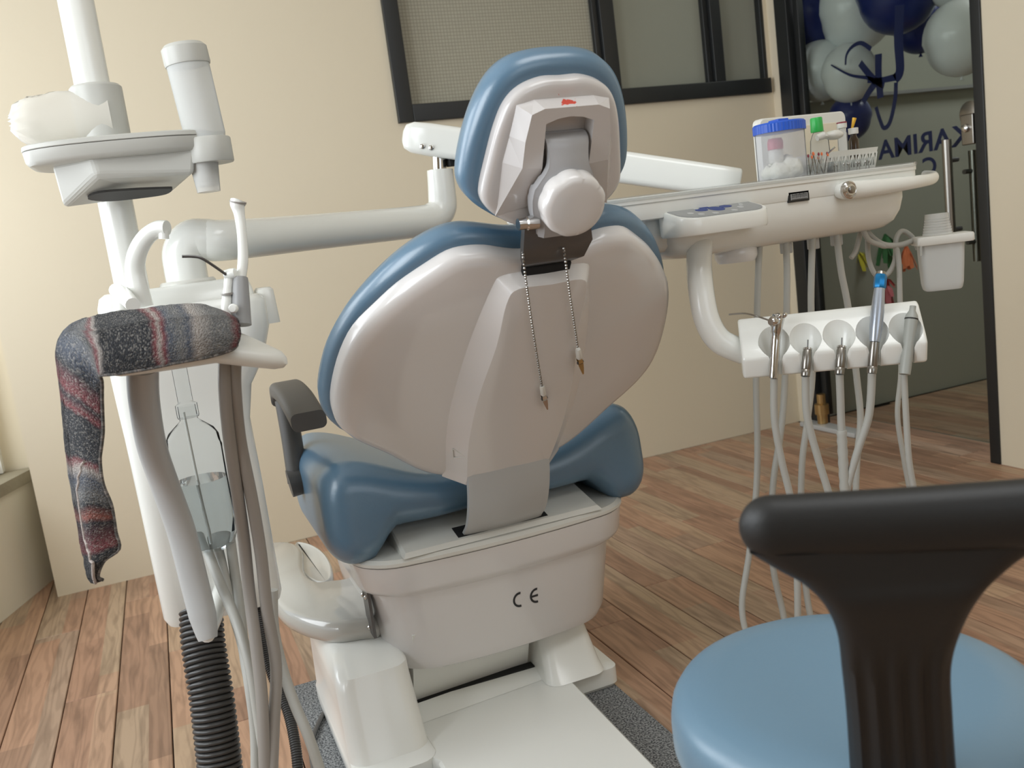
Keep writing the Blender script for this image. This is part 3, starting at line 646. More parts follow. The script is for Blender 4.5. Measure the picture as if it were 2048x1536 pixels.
for v in range(len(mb.v)):
    x, y, z = mb.v[v]; mb.v[v] = (x, y - .09 * (z - .062) / .19, z)
mb.build('scissor_cover', M['white'], dc, False)
mb = MB(); mb.box((.487, 1.772, .064), (.275, .022, .016)); mb.build('cover_gap', M['dark'], dc, False)
mb = MB(); mb.rings([[(.345, 1.70, .0565), (.345, 1.755, .072), (.345, 1.765, .0565)], [(.628, 1.72, .0565), (.628, 1.775, .072), (.628, 1.785, .0565)]]); mb.build('base_lip', M['white'], dc, False)
mb = MB(); mb.box((.512, 1.80, .13), (.022, .01, .02)); 
# kidney shaped support arm towards the cuspidor unit
def arm_at(x, y): return P(520 + x * .14322, 1040 + y * .14322, Z=.275)
kid = [(1700, 752), (1340, 765), (1150, 800), (1010, 812), (860, 830), (720, 780), (630, 660), (610, 520), (600, 380), (500, 300), (330, 280), (120, 320), (40, 500), (60, 800), (110, 1000), (260, 1200), (460, 1320), (700, 1400), (1000, 1440), (1340, 1400), (1700, 1290)]
ko = [(arm_at(*p).x, arm_at(*p).y) for p in kid]; ko = smooth2(ko, 4)
mb = MB(); slab(mb, ko, [(.018, -.052), (.005, -.044), (0, -.03), (.0, -.022), (.006, -.006), (.016, 0)], lambda s, t, d: Vector((s, t, .275 + d)), None, (0, 0)); mb.build('support_arm', M['armgrey'], dc, 60)
lob = [(500, 310), (640, 312), (780, 365), (900, 455), (980, 570), (1015, 690), (1000, 800), (900, 860), (760, 850), (620, 760), (520, 620), (470, 450)]
lo_ = smooth2([(P(520 + x * .14322, 1040 + y * .14322, Z=.263).x, P(520 + x * .14322, 1040 + y * .14322, Z=.263).y) for x, y in lob], 4)
mb = MB(); slab(mb, lo_, [(.006, -.04), (0, -.03), (0, -.01), (.002, -.001), (.005, 0), (.009, -.004)], lambda s, t, d: Vector((s, t, .263 + d)), None, (0, 0)); mb.build('arm_dish', M['armgrey'], dc, 60)
# ------------------------------------------------------------------ cuspidor unit at the left
UY = 1.72
cu = thing('cuspidor_unit', 'tall white cuspidor unit with faucet, left of the dental chair', 'dental unit', (.05, 1.75, .38))
mb = MB()
rows = [(.395, -.080, .118, 1.665, 1.84, .03), (.41, -.086, .123, 1.66, 1.845, .03), (.62, -.088, .123, 1.655, 1.85, .03), (.74, -.090, .122, 1.655, 1.85, .035), (.80, -.092, .135, 1.65, 1.855, .04), (.845, -.093, .165, 1.64, 1.86, .05), (.90, -.093, .183, 1.635, 1.865, .05), (.945, -.093, .184, 1.635, 1.865, .05), (.957, -.085, .176, 1.643, 1.857, .05)]
def bodyring(z, x0, x1, y0, y1, r): return [Vector(((x0 + x1) / 2 + x, (y0 + y1) / 2 + y, z)) for x, y in rrect((x1 - x0) / 2, (y1 - y0) / 2, r, 6)]
mb.rings([bodyring(*r) for r in rows]); ub = mb.build('unit_body', M['white'], cu, 50)
mb = MB(); mb.rings([bodyring(*r) for r in ((.945, -.095, .174, 1.72, 1.868, .03), (.966, -.095, .172, 1.725, 1.868, .03), (.983, -.09, .168, 1.735, 1.864, .03), (.99, -.08, .158, 1.745, 1.855, .03))]); mb.build('top_shelf', M['white'], cu, 50)
mb = MB(); mb.rings([bodyring(*r) for r in ((.90, .172, .206, 1.70, 1.80, .012), (.96, .176, .204, 1.705, 1.795, .012), (.965, .18, .20, 1.71, 1.79, .01))]); mb.build('side_holder', M['whitem'], cu, 50)
mb = MB(); mb.box((-.02, 1.652, .59), (.125, .012, .36), None, .004)
# faucets
bx = P(287, 612, Y=1.66)
mb = MB(); mb.tube([P(287, 614, Y=1.67), P(276, 575, Y=1.67), P(270, 540, Y=1.67), P(275, 505, Y=1.66), P(292, 475, Y=1.65), P(315, 458, Y=1.64), P(334, 456, Y=1.63)], [.0165, .0172, .0165, .0155, .0145, .0135, .0125], 16, 5, True); mb.tube([P(327, 462, Y=1.632), P(328, 478, Y=1.632)], .0085, 12, 1)
fc = mb.build('bowl_faucet', M['white'], cu); 
mb = MB(); mb.tube([P(232, 580, Y=1.70), P(247, 590, Y=1.66), P(266, 610, Y=1.585)], [.012, .0135, .0115], 14, 4); mb.tube([P(247, 625, Y=1.66), P(245, 590, Y=1.67)], .016, 12, 1); cf = mb.build('cup_filler', M['white'], cu)
# assistant tray with the cloth over it: a boat-shaped plate
AZ = .918
def TA(px, py, z): return P(px, py, Z=z)
tray = [(-.085, 1.30), (-.095, 1.35), (-.08, 1.41), (-.02, 1.44), (.05, 1.44), (.10, 1.42), (.125, 1.37), (.142, 1.31), (.152, 1.26), (.128, 1.243), (.06, 1.240), (-.02, 1.245), (-.07, 1.26)]
to = smooth2(tray, 4)
def tz(s, t, d): return Vector((s, t, AZ + d * .8 + (-.030 * max(0, (s - .06)) / .1) + (t - 1.3) * .10))
mb = MB(); slab(mb, to, [(.02, -.036), (.006, -.03), (0, -.022), (0, -.012), (.004, -.004), (.012, 0)], tz); at_ = mb.build('assistant_tray', M['whitem'], cu, 50)
# swooping leg of the assistant arm
lp = [(285, 735, 1.36), (288, 800, 1.40), (303, 890, 1.44), (330, 970, 1.48), (362, 1060, 1.50), (385, 1150, 1.50), (405, 1230, 1.49), (416, 1278, 1.48)]
mb = MB(); mb.tube([P(a, b, Y=y) for a, b, y in lp], [.0215, .0215, .0215, .0215, .022, .022, .0215, .015], 16, 6, True, 0.75, (0, 1, 0)); mb.build('arm_leg', M['lightgrey'], cu)
mb = MB(); mb.tube([P(414, 1272, Y=1.49), P(424, 1240, Y=1.54), P(438, 1200, Y=1.60), P(448, 1170, Y=1.66)], [.012, .015, .016, .016], 12, 4); mb.build('arm_brace', M['white'], cu)
# thick taupe suction tubes from the tray: parts of the tools; pipe post base
fpos = P(375, 560, Y=1.80)
mb = MB(); mb.lathe([(.050, 0), (.050, .008), (.046, .012)], Vector((fpos.x, 1.80, .985)), (0, 0, 1), 28); mb.build('post_flange', M['whitem'], cu)
# ------------------------------------------------------------------ delivery arm and instrument table
du = thing('delivery_table', 'white dental instrument table on a jointed arm, right of the headrest', 'instrument table', (fpos.x, 1.80, .995))
pa = [Vector((fpos.x, 1.80, .992)), Vector((fpos.x, 1.80, 1.02)), P(368, 505, Y=1.80), P(385, 482, Y=1.80), P(412, 480, Y=1.80), P(460, 480, Y=1.81), P(640, 463, Y=1.95), P(830, 444, Y=2.05), P(868, 434, Y=2.07), P(884, 415, Y=2.075), P(884, 385, Y=2.075), P(880, 340, Y=2.075)]
mb = MB(); mb.tube(pa, [.038, .038, .038, .039, .039, .038, .037, .036, .035, .034, .0325, .0305], 20, 6); pp_ = mb.build('swivel_pipe', M['white'], du)
mb = MB(); mb.tube([P(879, 345, Y=2.075), P(877, 300, Y=2.075)], .017, 14, 1); mb.build('spindle', M['chrome'], du)
s0, s1 = P(838, 277, Y=2.10), P(1464, 366, Y=1.74)
ax = (s1 - s0).normalized(); sd = ax.cross(EZ).normalized(); up = sd.cross(ax)
mb = MB(); L_ = (s1 - s0).length; rs = []
for t, h, w in ((-.035, .016, .018), (-.028, .028, .028), (-.01, .035, .033), (.03, .037, .034), (L_ * .5, .036, .034), (L_ - .03, .034, .033), (L_ + .012, .033, .033), (L_ + .016, .030, .030)):
    rs.append([s0 + ax * t + sd * x + up * y for x, y in rrect(w, h, min(.014, h * .6), 4)])
mb.rings(rs); sa = mb.build('spring_arm', M['white'], du, 45)
for px, py in ((850, 297), (866, 299)):
    p = s0 + ax * (.02 + (px - 850) * .0013) - up * .018 - sd * -.034
    MB().lathe([(.006, -.002), (.006, .003), (.004, .004)], p, sd, 12).build('screw', M['chrome'], sa)
mb = MB(); mb.box(s0 + ax * .09 - up * .04, (.03, .03, .02)); mb.build('spring_gap', M['dark'], sa, False)
TY = 1.38                                                   # plane of the table's front
tl, tr = P(1195, 400, Y=TY), P(1848, 322, Y=TY); zt = 1.0365
def tx(px, py=400): return P(px, py, Y=TY).x
xl, xr = tx(1150, 405), tx(1846, 330)
def slabx(mb, x0, x1, y0, y1, rows, r=.03):
    rs = []
    for g, z in rows: rs.append([Vector(((x0 + x1) / 2 + x, (y0 + y1) / 2 + y, z)) for x, y in rrect((x1 - x0) / 2 - g, (y1 - y0) / 2 - g, max(.004, r - g), 6)])
    return mb.rings(rs)
mb = MB(); slabx(mb, xl, xr, TY, 1.72, [(.010, zt - .042), (.005, zt - .040), (.002, zt - .030), (.002, zt - .014), (0, zt - .012), (0, zt - .002), (.002, zt), (.006, zt), (.009, zt - .006)]); tt = mb.build('table_top', M['white'], du, 40)
mb = MB(); slabx(mb, xl + .02, xr, TY - .004, 1.70, [(.003, zt - .006), (0, zt - .002), (.0, zt + .002), (.002, zt + .002), (.006, zt - .005)]); mb.build('clear_tray_liner', M['clear'], du, 40)
xa, xb = tx(1340, 440), tx(1843, 400)
mb = MB(); slabx(mb, xa, xb, TY + .006, 1.69, [(.055, .918), (.036, .922), (.018, .933), (.006, .952), (0, .975), (0, zt - .040)], .07); tb = mb.build('table_body', M['white'], du, 50)
mb = MB(); kx0, kx1 = tx(1312, 440), tx(1345, 440); slabx(mb, kx0, kx1 + .04, 1.42, 1.55, [(.02, .935), (.006, .945), (0, .96), (0, zt - .041)], .03); mb.build('left_bracket', M['white'], du, 50)
# control panel: wedge with a sloping grey membrane
c0, c1 = P(1352, 430, Y=1.345), P(1530, 405, Y=1.345)
mb = MB(); pw = (c1.x - c0.x) / 2; cxm = (c0.x + c1.x) / 2
ol = rrect(pw, .055, .035, 6)
def cp(x, y, top): 
    zz = (.987 + (y + .055) * .25) if top else .960
    return Vector((cxm + x, 1.372 + y, zz))
mb.rings([[cp(x * .97, y * .97, 0) for x, y in ol], [cp(x, y, 0) + EZ * .004 for x, y in ol], [cp(x, y, 1) - EZ * .003 for x, y in ol], [cp(x * .985, y * .975, 1) for x, y in ol]]); cpn = mb.build('control_panel', M['white'], du, 40)
mb = MB(); mb.rings([[cp(x * .93, y * .88, 1) + EZ * h for x, y in ol] for h in (-.001, .0012)]); mem = mb.build('membrane', M['panelgrey'], cpn, False)
for x, y, r in ((-.058, -.02, .006), (-.046, -.034, .006), (-.020, -.038, .006), (.020, -.036, .006), (.044, -.02, .006), (-.03, .006, .005), (.005, .02, .005), (.034, .014, .005), (.056, .018, .004), (.060, .002, .004), (.054, -.008, .004), (.050, .028, .004)):
    MB().rings([[cp(x + r * cos(a * pi / 5), y + r * sin(a * pi / 5), 1) + EZ * h for a in range(10)] for h in (.001, .0018)]).build('button', M['lightgrey'], cpn, False)
mb = MB()
for x, y, rx, ry in ((-.026, -.006, .012, .010), (.002, -.010, .014, .016), (.026, -.002, .012, .009), (-.012, .006, .01, .008)):
    mb.rings([[cp(x + rx * cos(a * pi / 6), y + ry * sin(a * pi / 6), 1) + EZ * h for a in range(12)] for h in (.001, .0016)])
mb.build('blue_print', M['padblue'], mem, False)
# gauge window
def tf(px, py, d=.0): return P(px, py, Y=TY + .006 - d)
g = tf(1595, 393)
mb = MB(); mb.box(g, (.047, .008, .019), None, .001); gw = mb.build('gauge', M['blackframe'], tb, False)
MB().box(g - EY * .0044, (.038, .002, .011)).build('gauge_glass', M['panelgrey'], gw, False)
mb = MB()
for i in range(12): mb.box(g + Vector((-.016 + i * .0029, -.0056, .0008 if i % 3 else .0015)), (.0007, .0006, .005 if i % 3 else .0075))
for i in range(2): mb.box(g + Vector((0, -.0056, -.0045 + i * .0085)), (.034, .0006, .0006))
mb.build('gauge_scale', M['ink'], gw, False)
# side handle with lock boss
h0, h1 = tf(1695, 380, .012), tf(1848, 360, .02)
mb = MB(); mb.tube([tf(1672, 383, -.004), tf(1690, 381, .012), tf(1730, 377, .018), tf(1780, 371, .016), tf(1830, 364, .01), P(1862, 358, Y=TY + .03), P(1868, 352, Y=TY + .08), P(1850, 350, Y=TY + .2)], [.010, .0175, .0165, .0145, .0125, .0115, .0105, .010], 14, 5, True, 0.8, (0, 1, 0)); hn = mb.build('side_handle', M['white'], du)
hc_ = tf(1698, 380, .026)
MB().lathe([(.0165, -.004), (.0165, .002), (.0135, .004), (.0125, .0035), (.0105, .006), (.008, .0065)], hc_, (0, -1, 0), 24).build('lock_ring', M['chrome'], hn)
MB().lathe([(.0068, .005), (.0068, .009), (.005, .010)], hc_, (0, -1, 0), 18).build('lock_button', M['steel'], hn)
# x-ray viewer panel standing on the table
vb, vt = P(1600, 300, Y=1.60), P(1605, 245, Y=1.60)
p00, p01, p10, p11 = P(1520, 345, Y=1.58), P(1515, 222, Y=1.585), P(1693, 320, Y=1.58), P(1682, 205, Y=1.585)
vc = (p00 + p01 + p10 + p11) / 4; vw = ((p10 - p00).length) / 2; vh = .066
vz = zt + vh - .002
mb = MB(); rs = []
for g_, d in ((.004, .014), (0, .010), (0, -.006), (.003, -.010)): rs.append([Vector((vc.x + x, 1.585 + d - .06 * (y) * 0, vz + y)) for x, y in rrect(vw - g_, vh - g_, .012, 5)])
mb.rings(rs); vp = mb.build('viewer_panel', M['whitem'], du, 40)
MB().box((vc.x, 1.5755, vz - .003), (vw * 1.5, .003, vh * 1.42), None, .001).build('viewer_screen', M['wall'], vp, False)
# instrument holder bar with five scooped rests
HA = radians(33); HD = Vector((cos(HA), -sin(HA), 0)); HB = Vector((sin(HA), cos(HA), 0)); HO2 = P(1672, 690, Y=1.22)
def hpt(px, py, d=0.0): return onplane(px, py, HO2 + HB * d, HB)          # a point in the bar's own upright plane, d behind it
hl, hr = (hpt(1482, 700) - HO2).dot(HD), (hpt(1852, 670) - HO2).dot(HD)
RH = frame3(HD, HB, EZ)
def hloc(s, y, z): return HO2 + HD * s + HB * y + EZ * z
prof = [(-.002, -.043), (-.013, -.008), (-.004, .006), (.036, .050), (.049, .056), (.060, .046), (.060, -.034), (.048, -.045)]
mb = MB(); mb.rings([[hloc(s, a, b) for a, b in prof] for s in (hl, hr)])
hb_ = mb.build('instrument_bar', M['white'], du, False)
md = hb_.modifiers.new('b', 'BEVEL'); md.width = .005; md.segments = 3; md.limit_method = 'ANGLE'
me = bpy.data.meshes.new_from_object(hb_.evaluated_get(bpy.context.evaluated_depsgraph_get())); hb_.modifiers.clear(); hb_.data = me
cuts = []
for i in range(5):
    s = (hpt([1550, 1613, 1681, 1748, 1815][i], 700) - HO2).dot(HD)
    mb = MB(); mb.lathe([(.009, -.08), (.0095, -.030), (.0265, .012), (.031, .09)], hloc(s, .003, .000), HB * -.12 + EZ * .97, 32); cuts.append(mb.mesh('cut'))
    mb = MB(); mb.box(hloc(s, -.01, -.02), (.0185, .05, .12), RH); cuts.append(mb.mesh('cut'))
    pw_ = (hr - hl) / 11
    tri = [(s - pw_, -.0175), (s, -.0070), (s + pw_, -.0175), (s, -.08)]
    mb = MB(); mb.rings([[hloc(a, b + dy, z) for a, b in tri] for z, dy in ((-.060, .014), (-.006, 0))]); cuts.append(mb.mesh('cut'))
boolean(hb_, cuts)
# bar's support pipe from the table body
mb = MB(); q = [P(1402, 478, Y=1.42), P(1398, 520, Y=1.40), P(1402, 580, Y=1.38), P(1414, 640, Y=1.37), P(1440, 682, Y=1.36), P(1488, 704, Y=1.345)]
mb.tube(q, [.0225, .0225, .0225, .0225, .0225, .0225], 18, 6); mb.build('bar_pipe', M['white'], du)
mb = MB(); q = P(1470, 490, Y=1.46); mb.lathe([(.035, -.016), (.04, -.006), (.04, .006), (.036, .012)], Vector((q.x, 1.46, .912)), (0, 0, 1), 24); mb.build('table_swivel', M['shell'], du)
for px in (1570, 1625, 1672): 
    q = P(px, 468, Y=1.46); MB().box((q.x, 1.46, .908), (.018, .018, .022), None, .003).build('hose_outlet', M['lightgrey'], du)
# ------------------------------------------------------------------ handpieces with their hoses
def hose(parent, pts, r=.0062, m='hose', name='hose', seg=10):
    mb = MB(); mb.tube(pts, r, seg, 6); return mb.build(name, M[m], parent)
fronts = [[(1548, 756), (1549, 840), (1563, 920), (1582, 1000), (1592, 1070)], [(1611, 752), (1614, 830), (1634, 910), (1661, 1000), (1672, 1070)], [(1679, 748), (1681, 800), (1683, 860), (1690, 1000), (1690, 1070)],
          [(1744, 745), (1738, 830), (1716, 900), (1694, 980), (1685, 1070)], [(1808, 748), (1812, 830), (1818, 920), (1829, 990), (1832, 1070)]]
rears = [[(1520, 472), (1516, 560), (1512, 750), (1515, 900), (1511, 1000), (1498, 1110), (1484, 1215)], [(1571, 478), (1574, 560), (1570, 755), (1562, 860), (1547, 960), (1542, 1060), (1547, 1140), (1563, 1212)], [(1625, 472), (1622, 600), (1625, 740), (1615, 840), (1604, 930), (1603, 1060), (1615, 1200)],
         [(1673, 466), (1682, 540), (1697, 620), (1714, 760), (1721, 840), (1714, 920), (1711, 1050), (1720, 1200)], [(1726, 458), (1738, 480), (1766, 492), (1794, 500), (1800, 600), (1802, 740), (1795, 830), (1808, 920), (1822, 1000), (1828, 1080)]]
def hose_path(i):
    f_ = [hpt(a, b, -.012 + .01 * k) for k, (a, b) in enumerate(fronts[i])]
    r_ = [P(a, b, Y=1.44) for a, b in rears[i]]
    lo = min(f_[-1].z, r_[-1].z) - .12
    mid = [Vector((f_[-1].x, f_[-1].y + .03, lo + .05)), Vector(((f_[-1].x + r_[-1].x) / 2, (f_[-1].y + r_[-1].y) / 2, lo)), Vector((r_[-1].x, r_[-1].y - .02, lo + .05))]
    return f_ + mid + list(reversed(r_))
def hp_axis(i, px0, py0, px1, py1, Y0=None, Y1=None):
    a = hpt(px0, py0, Y0 or -.015); b = hpt(px1, py1, Y1 or .0); return a, b
# air syringe
a, b = hp_axis(0, 1547, 752, 1553, 655)
t = thing('air_water_syringe', 'chrome three-way syringe with bent tip in the leftmost rest of the bar', 'syringe', a)
d = (b - a).normalized(); MB().lathe([(.0075, -.004), (.008, 0), (.0082, .06), (.0078, (b - a).length - .012), (.0095, (b - a).length - .008), (.011, (b - a).length + .006), (.0125, (b - a).length + .014), (.010, (b - a).length + .022), (.004, (b - a).length + .024)], a, d, 16).build('body', M['chrome'], t)
h_ = b + d * .012
MB().lathe([(.0075, -.008), (.0085, -.004), (.0085, .006), (.006, .010)], h_ + Vector((-.008, -.004, 0)), (-1, -.2, .05), 14).build('nozzle_nut', M['chrome'], t)
MB().tube([h_ + Vector((-.012, -.004, 0)), hpt(1515, 633, .0), hpt(1490, 627, -.01), hpt(1458, 629, -.02)], .0016, 8, 5).build('tip', M['steel'], t)
for dx in (-.002, .008): MB().lathe([(.004, 0), (.004, .006), (.0025, .008)], h_ + Vector((dx, -.008, .006)), (.1, -.7, .5), 12).build('button', M['chrome'], t)
hose(t, hose_path(0))
for i, (px0, px1, pyb, pyt) in ((1, (1611, 1615, 748, 700)), (2, (1679, 1683, 744, 696))):
    a, b = hp_axis(i, px0, pyb, px1, pyt); d = (b - a).normalized(); L_ = (b - a).length
    t = thing('handpiece_connector', ['', 'bare steel hose connector in the second rest from the left', 'bare steel hose connector in the middle rest of the bar'][i], 'handpiece connector', a, 'empty connectors on the instrument bar')
    MB().lathe([(.0072, -.004), (.0078, 0), (.0078, .006), (.0072, .007), (.0078, .008), (.0078, L_ - .004), (.0066, L_)], a, d, 16).build('sleeve', M['steel'], t)
    MB().lathe([(.0078, L_), (.0078, L_ + .003), (.006, L_ + .004)], a, d, 16).build('end_ring', M['chrome'], t)
    MB().tube([a + d * L_, a + d * (L_ + .018) + EX * -.001], .0011, 6, 1).build('bur_pin', M['darksteel'], t)
    hose(t, hose_path(i), .0064)
    pth = hose_path(i); sp = [(q - p) for p, q in zip(pth, pth[1:])]
    seg_ = catmull(pth[2:5], 14) if i == 2 else catmull(pth[3:5], 14)
    mb = MB(); m_ = len(seg_); mb.tube(seg_, lambda s, m_=m_: .0078 + .0011 * (round(s * (m_ - 1)) % 2), 10, 1); mb.build('spiral_guard', M['hose'], t)
a, b = hp_axis(3, 1744, 742, 1762, 545, None, .035); d = (b - a).normalized(); L_ = (b - a).length
t = thing('slow_handpiece', 'silver handpiece with blue collar and pointed nose, fourth rest from the left', 'handpiece', a)
MB().lathe([(.0072, -.004), (.0078, 0), (.0078, .006), (.0072, .007), (.0078, .008), (.0078, .048)], a, d, 18).build('connector', M['steel'], t)
MB().lathe([(.0080, .049), (.0090, .055), (.0104, .075), (.0108, .10), (.0095, .125), (.0085, .140)], a, d, 20).build('motor_body', M['hpsilver'], t)
MB().lathe([(.0088, .140), (.0102, .143), (.0102, .160), (.0088, .164)], a, d, 8).build('blue_collar', M['hpblue'], t)
MB().lathe([(.0085, .164), (.007, .169), (.0068, L_ - .012), (.0055, L_ - .003), (.003, L_)], a, d, 16).build('nose', M['steel'], t)
hose(t, hose_path(3), .0066)
a, b = hp_axis(4, 1810, 744, 1826, 612, None, .018); d = (b - a).normalized(); L_ = (b - a).length
t = thing('scaler_handpiece', 'grey scaler handpiece in the rightmost rest of the bar', 'handpiece', a)
MB().lathe([(.0085, -.004), (.009, 0), (.0092, L_ * .5), (.0102, L_ * .72), (.0105, L_ * .79)], a, d, 18).build('body', M['hpgrey'], t)
MB().lathe([(.0108, L_ * .79), (.0108, L_ * .81)], a, d, 18).build('seal_ring', M['black'], t)
MB().lathe([(.0105, L_ * .81), (.0095, L_ * .86), (.0052, L_ * .93), (.005, L_), (.0035, L_)], a, d, 18).build('nose_cone', M['hpgrey'], t)
hose(t, hose_path(4), .0052)
# loose loop of hose up to the cup bracket
mb = MB(); mb.tube([P(1727, 456, Y=1.46), P(1748, 478, Y=1.45), P(1770, 490, Y=1.44), P(1800, 490, Y=1.44), P(1832, 480, Y=1.44), P(1848, 478, Y=1.45)], .006, 10, 6)
mb.tube([P(1722, 460, Y=1.46), P(1712, 500, Y=1.46), P(1702, 516, Y=1.46)], .005, 10, 5)
mb.tube([P(1735, 480, Y=1.47), P(1738, 520, Y=1.47), P(1752, 550, Y=1.46), P(1775, 548, Y=1.46), P(1790, 520, Y=1.45), P(1792, 480, Y=1.45), P(1804, 462, Y=1.45), P(1824, 474, Y=1.45), P(1836, 498, Y=1.45)], .005, 10, 6); mb.build('looped_tube', M['hose'], du)
# cup bracket with stacked clear cups at the right end
cc = P(1884, 478, Y=1.40); CB = frame3(HD, HB, EZ)
def cpos(x, y, z): return Vector((cc.x, 1.40, 0)) + HD * x + HB * y + EZ * z
z0, z1 = onplane(1880, 579, cc, HB).z, onplane(1884, 484, cc, HB).z; wq = (onplane(1944, 470, cc, HB) - onplane(1830, 474, cc, HB)).dot(HD) / 2
ch = thing('cup_holder', 'square white plastic beaker holder hanging right of the table, under the handle', 'holder', Vector((cc.x, 1.40, z0)))
mb = MB(); rs = []
for w_, z in ((.62, z0), (.66, z0 + .003), (.70, z0 + .014), (.74, z0 + .05), (.78, z1)): rs.append([cpos(x - .004, y, z) for x, y in rrect(wq * w_, wq * w_ * .62, .010, 5)])
mb.rings(rs); mb.build('beaker', M['frost'], ch, 40)
mb = MB(); rs = []
for w_, z in ((.97, z1 - .002), (1.0, z1), (1.0, z1 + .012), (.97, z1 + .015)): rs.append([cpos(x, y, z) for x, y in rrect(wq * w_, wq * w_ * .62, .006, 4)])
mb.rings(rs); mb.build('collar', M['whitem'], ch, 40)
mb = MB(); mb.tube([P(1842, 490, Y=1.40), P(1842, 512, Y=1.40)], .002, 8, 1); mb.build('clip', M['hose'], ch)
cs = thing('clear_cup_stack', 'stack of clear plastic cups in the square holder right of the table', 'cup stack', Vector((cc.x, 1.40, z1 + .017)))
for k in range(7):
    zc = z1 + .016 + k * .0052; r = .0275 - k * .0009
    MB().lathe([(r * .99, zc), (r, zc + .004), (r * .98, zc + .0045)] if k < 6 else [(r, zc), (r * .98, zc + .010), (r * .9, zc + .0105)], cpos(-.008, 0, 0), (0, 0, 1), 40, False, k == 6, wob=lambda k_, i: 1 + .02 * (k_ % 2)).build('cup', M['cup'], cs)
# ------------------------------------------------------------------ things on the instrument table
ZT = zt + .0065
def tp(px, Y): return P(px, 320, Y=Y).x
jx = (P(1520, 300, Y=1.44).x + P(1615, 290, Y=1.44).x) / 2; jw = (P(1613, 290, Y=1.44).x - P(1521, 300, Y=1.44).x) / 2
jb = zt - .004
jar = thing('cotton_jar', 'square clear jar with ribbed blue lid, holding cotton, on the instrument table', 'jar', (jx, 1.45, jb))
jh = .098; jw = .0455
MB().lathe([(jw * .96, 0), (jw, .004), (jw, jh), (jw * .98, jh + .002)], (jx, 1.45, jb), (0, 0, 1), 40, True, False).build('jar_body', M['jarclear'], jar, 40)
lid = MB().lathe([(jw * 1.05, jh - .006), (jw * 1.05, jh + .009), (jw * 1.0, jh + .012), (jw * .6, jh + .013)], (jx, 1.45, jb), (0, 0, 1), 96, wob=lambda k, i: 1 + (.014 * (k % 2) if i < 2 else 0)).build('blue_lid', M['lidblue'], jar, 20)
MB().box((jx - .012, 1.435, jb + jh + .0135), (.024, .03, .006), None, .002).build('lid_tab', M['lidblue'], lid)
def blob(c, r, sq=(1, 1, 1), amp=.12, seed=0):
    bm = bmesh.new(); bmesh.ops.create_icosphere(bm, subdivisions=3, radius=1); rnd = random.Random(seed); ph = [rnd.uniform(0, 6) for _ in range(6)]
    for v in bm.verts:
        p = v.co; k = 1 + amp * (sin(5 * p.x + ph[0]) * sin(4 * p.y + ph[1]) + .6 * sin(9 * p.z + ph[2]) * sin(8 * p.x + ph[3]))
        v.co = Vector((p.x * sq[0], p.y * sq[1], p.z * sq[2])) * (r * k)
    bm.verts.index_update(); vs = [Vector(c) + v.co for v in bm.verts]; fs = [[v.index for v in f.verts] for f in bm.faces]; bm.free(); return vs, fs
mb = MB()
for k, (x, y, z, r) in enumerate(((-.018, -.012, .016, .0195), (.008, -.016, .022, .021), (.024, -.006, .016, .016), (.0, .012, .024, .02), (-.022, .012, .016, .016), (.02, .016, .018, .018), (-.004, -.014, .012, .016), (.012, -.002, .034, .014))):
    mb.add(*blob((jx + x * 1.0, 1.45 + y, jb + z + .003), r * .92, seed=k))
o = mb.build('cotton_wool', M['cotton']); recenter(o); tag(o, 'white cotton wool filling the lower half of the blue-lidded jar', 'cotton', None, 'stuff')
v = thing('vaccine_vial', 'small white bottle with pink cap standing in the cotton inside the blue-lidded jar', 'bottle', (jx - .010, 1.452, jb + .036))
MB().lathe([(.013, .0), (.014, .002), (.014, .022), (.012, .026)], (jx - .010, 1.452, jb + .036), (0, 0, 1), 20).build('bottle_body', M['whitem'], v)
MB().lathe([(.0145, .026), (.0145, .040), (.012, .046), (.006, .0465)], (jx - .010, 1.452, jb + .036), (0, 0, 1), 20).build('pink_cap', M['pink'], v)
# basket
bx0, bx1 = P(1616, 330, Y=1.47).x, P(1742, 312, Y=1.47).x; bxm = (bx0 + bx1) / 2; bwid = (bx1 - bx0) / 2; by = 1.49; bh = .047; bz = zt - .005
bk_ = thing('pierced_basket', 'white pierced plastic basket of vials on the instrument table', 'basket', (bxm, by, bz))
mb = MB(); NB = 9
def wallpt(u, h, side, th):                # outward flaring basket walls
    fl_ = 1 + .12 * h / bh; hw, hd_ = (bwid * .9) * fl_ - th, .034 * fl_ - th
    if side == 0: return Vector((bxm - hw + 2 * hw * u, by - hd_, bz + h))
    if side == 1: return Vector((bxm + hw, by - hd_ + 2 * hd_ * u, bz + h))
    if side == 2: return Vector((bxm + hw - 2 * hw * u, by + hd_, bz + h))
    return Vector((bxm - hw, by + hd_ - 2 * hd_ * u, bz + h))
def strip(side, pts, w):
    for (u0, h0), (u1, h1) in zip(pts, pts[1:]):
        a, b = wallpt(u0, h0, side, 0), wallpt(u1, h1, side, 0); mb.tube([a, b], w, 6, 1)
for side in range(4):
    n = NB if side % 2 == 0 else 4
    for k in range(n):
        u0, u1, um = k / n, (k + 1) / n, (k + .5) / n
        strip(side, [(u0, .014), (um, .036)], .0018); strip(side, [(um, .036), (u1, .014)], .0018); strip(side, [(um, .012), (um, .038)], .0013); strip(side, [(u0, .012), (u0, .038)], .0015)
mb.build('lattice', M['whitem'], bk_)
def band(h0, h1, th, n):
    mb = MB(); 
    for side in range(4):
        mb.rings([[wallpt(u, h0, side, 0), wallpt(u, h1, side, -.001), wallpt(u, h1, side, th), wallpt(u, h0, side, th)] for u in (0, 1)])
    mb.build(n, M['whitem'], bk_, False)
band(.0, .013, .0015, 'base_band'); band(.036, bh, .002, 'rim')
MB().box((bxm, by, bz + .002), (bwid * 1.78, .066, .003)).build('basket_floor', M['whitem'], bk_, False)
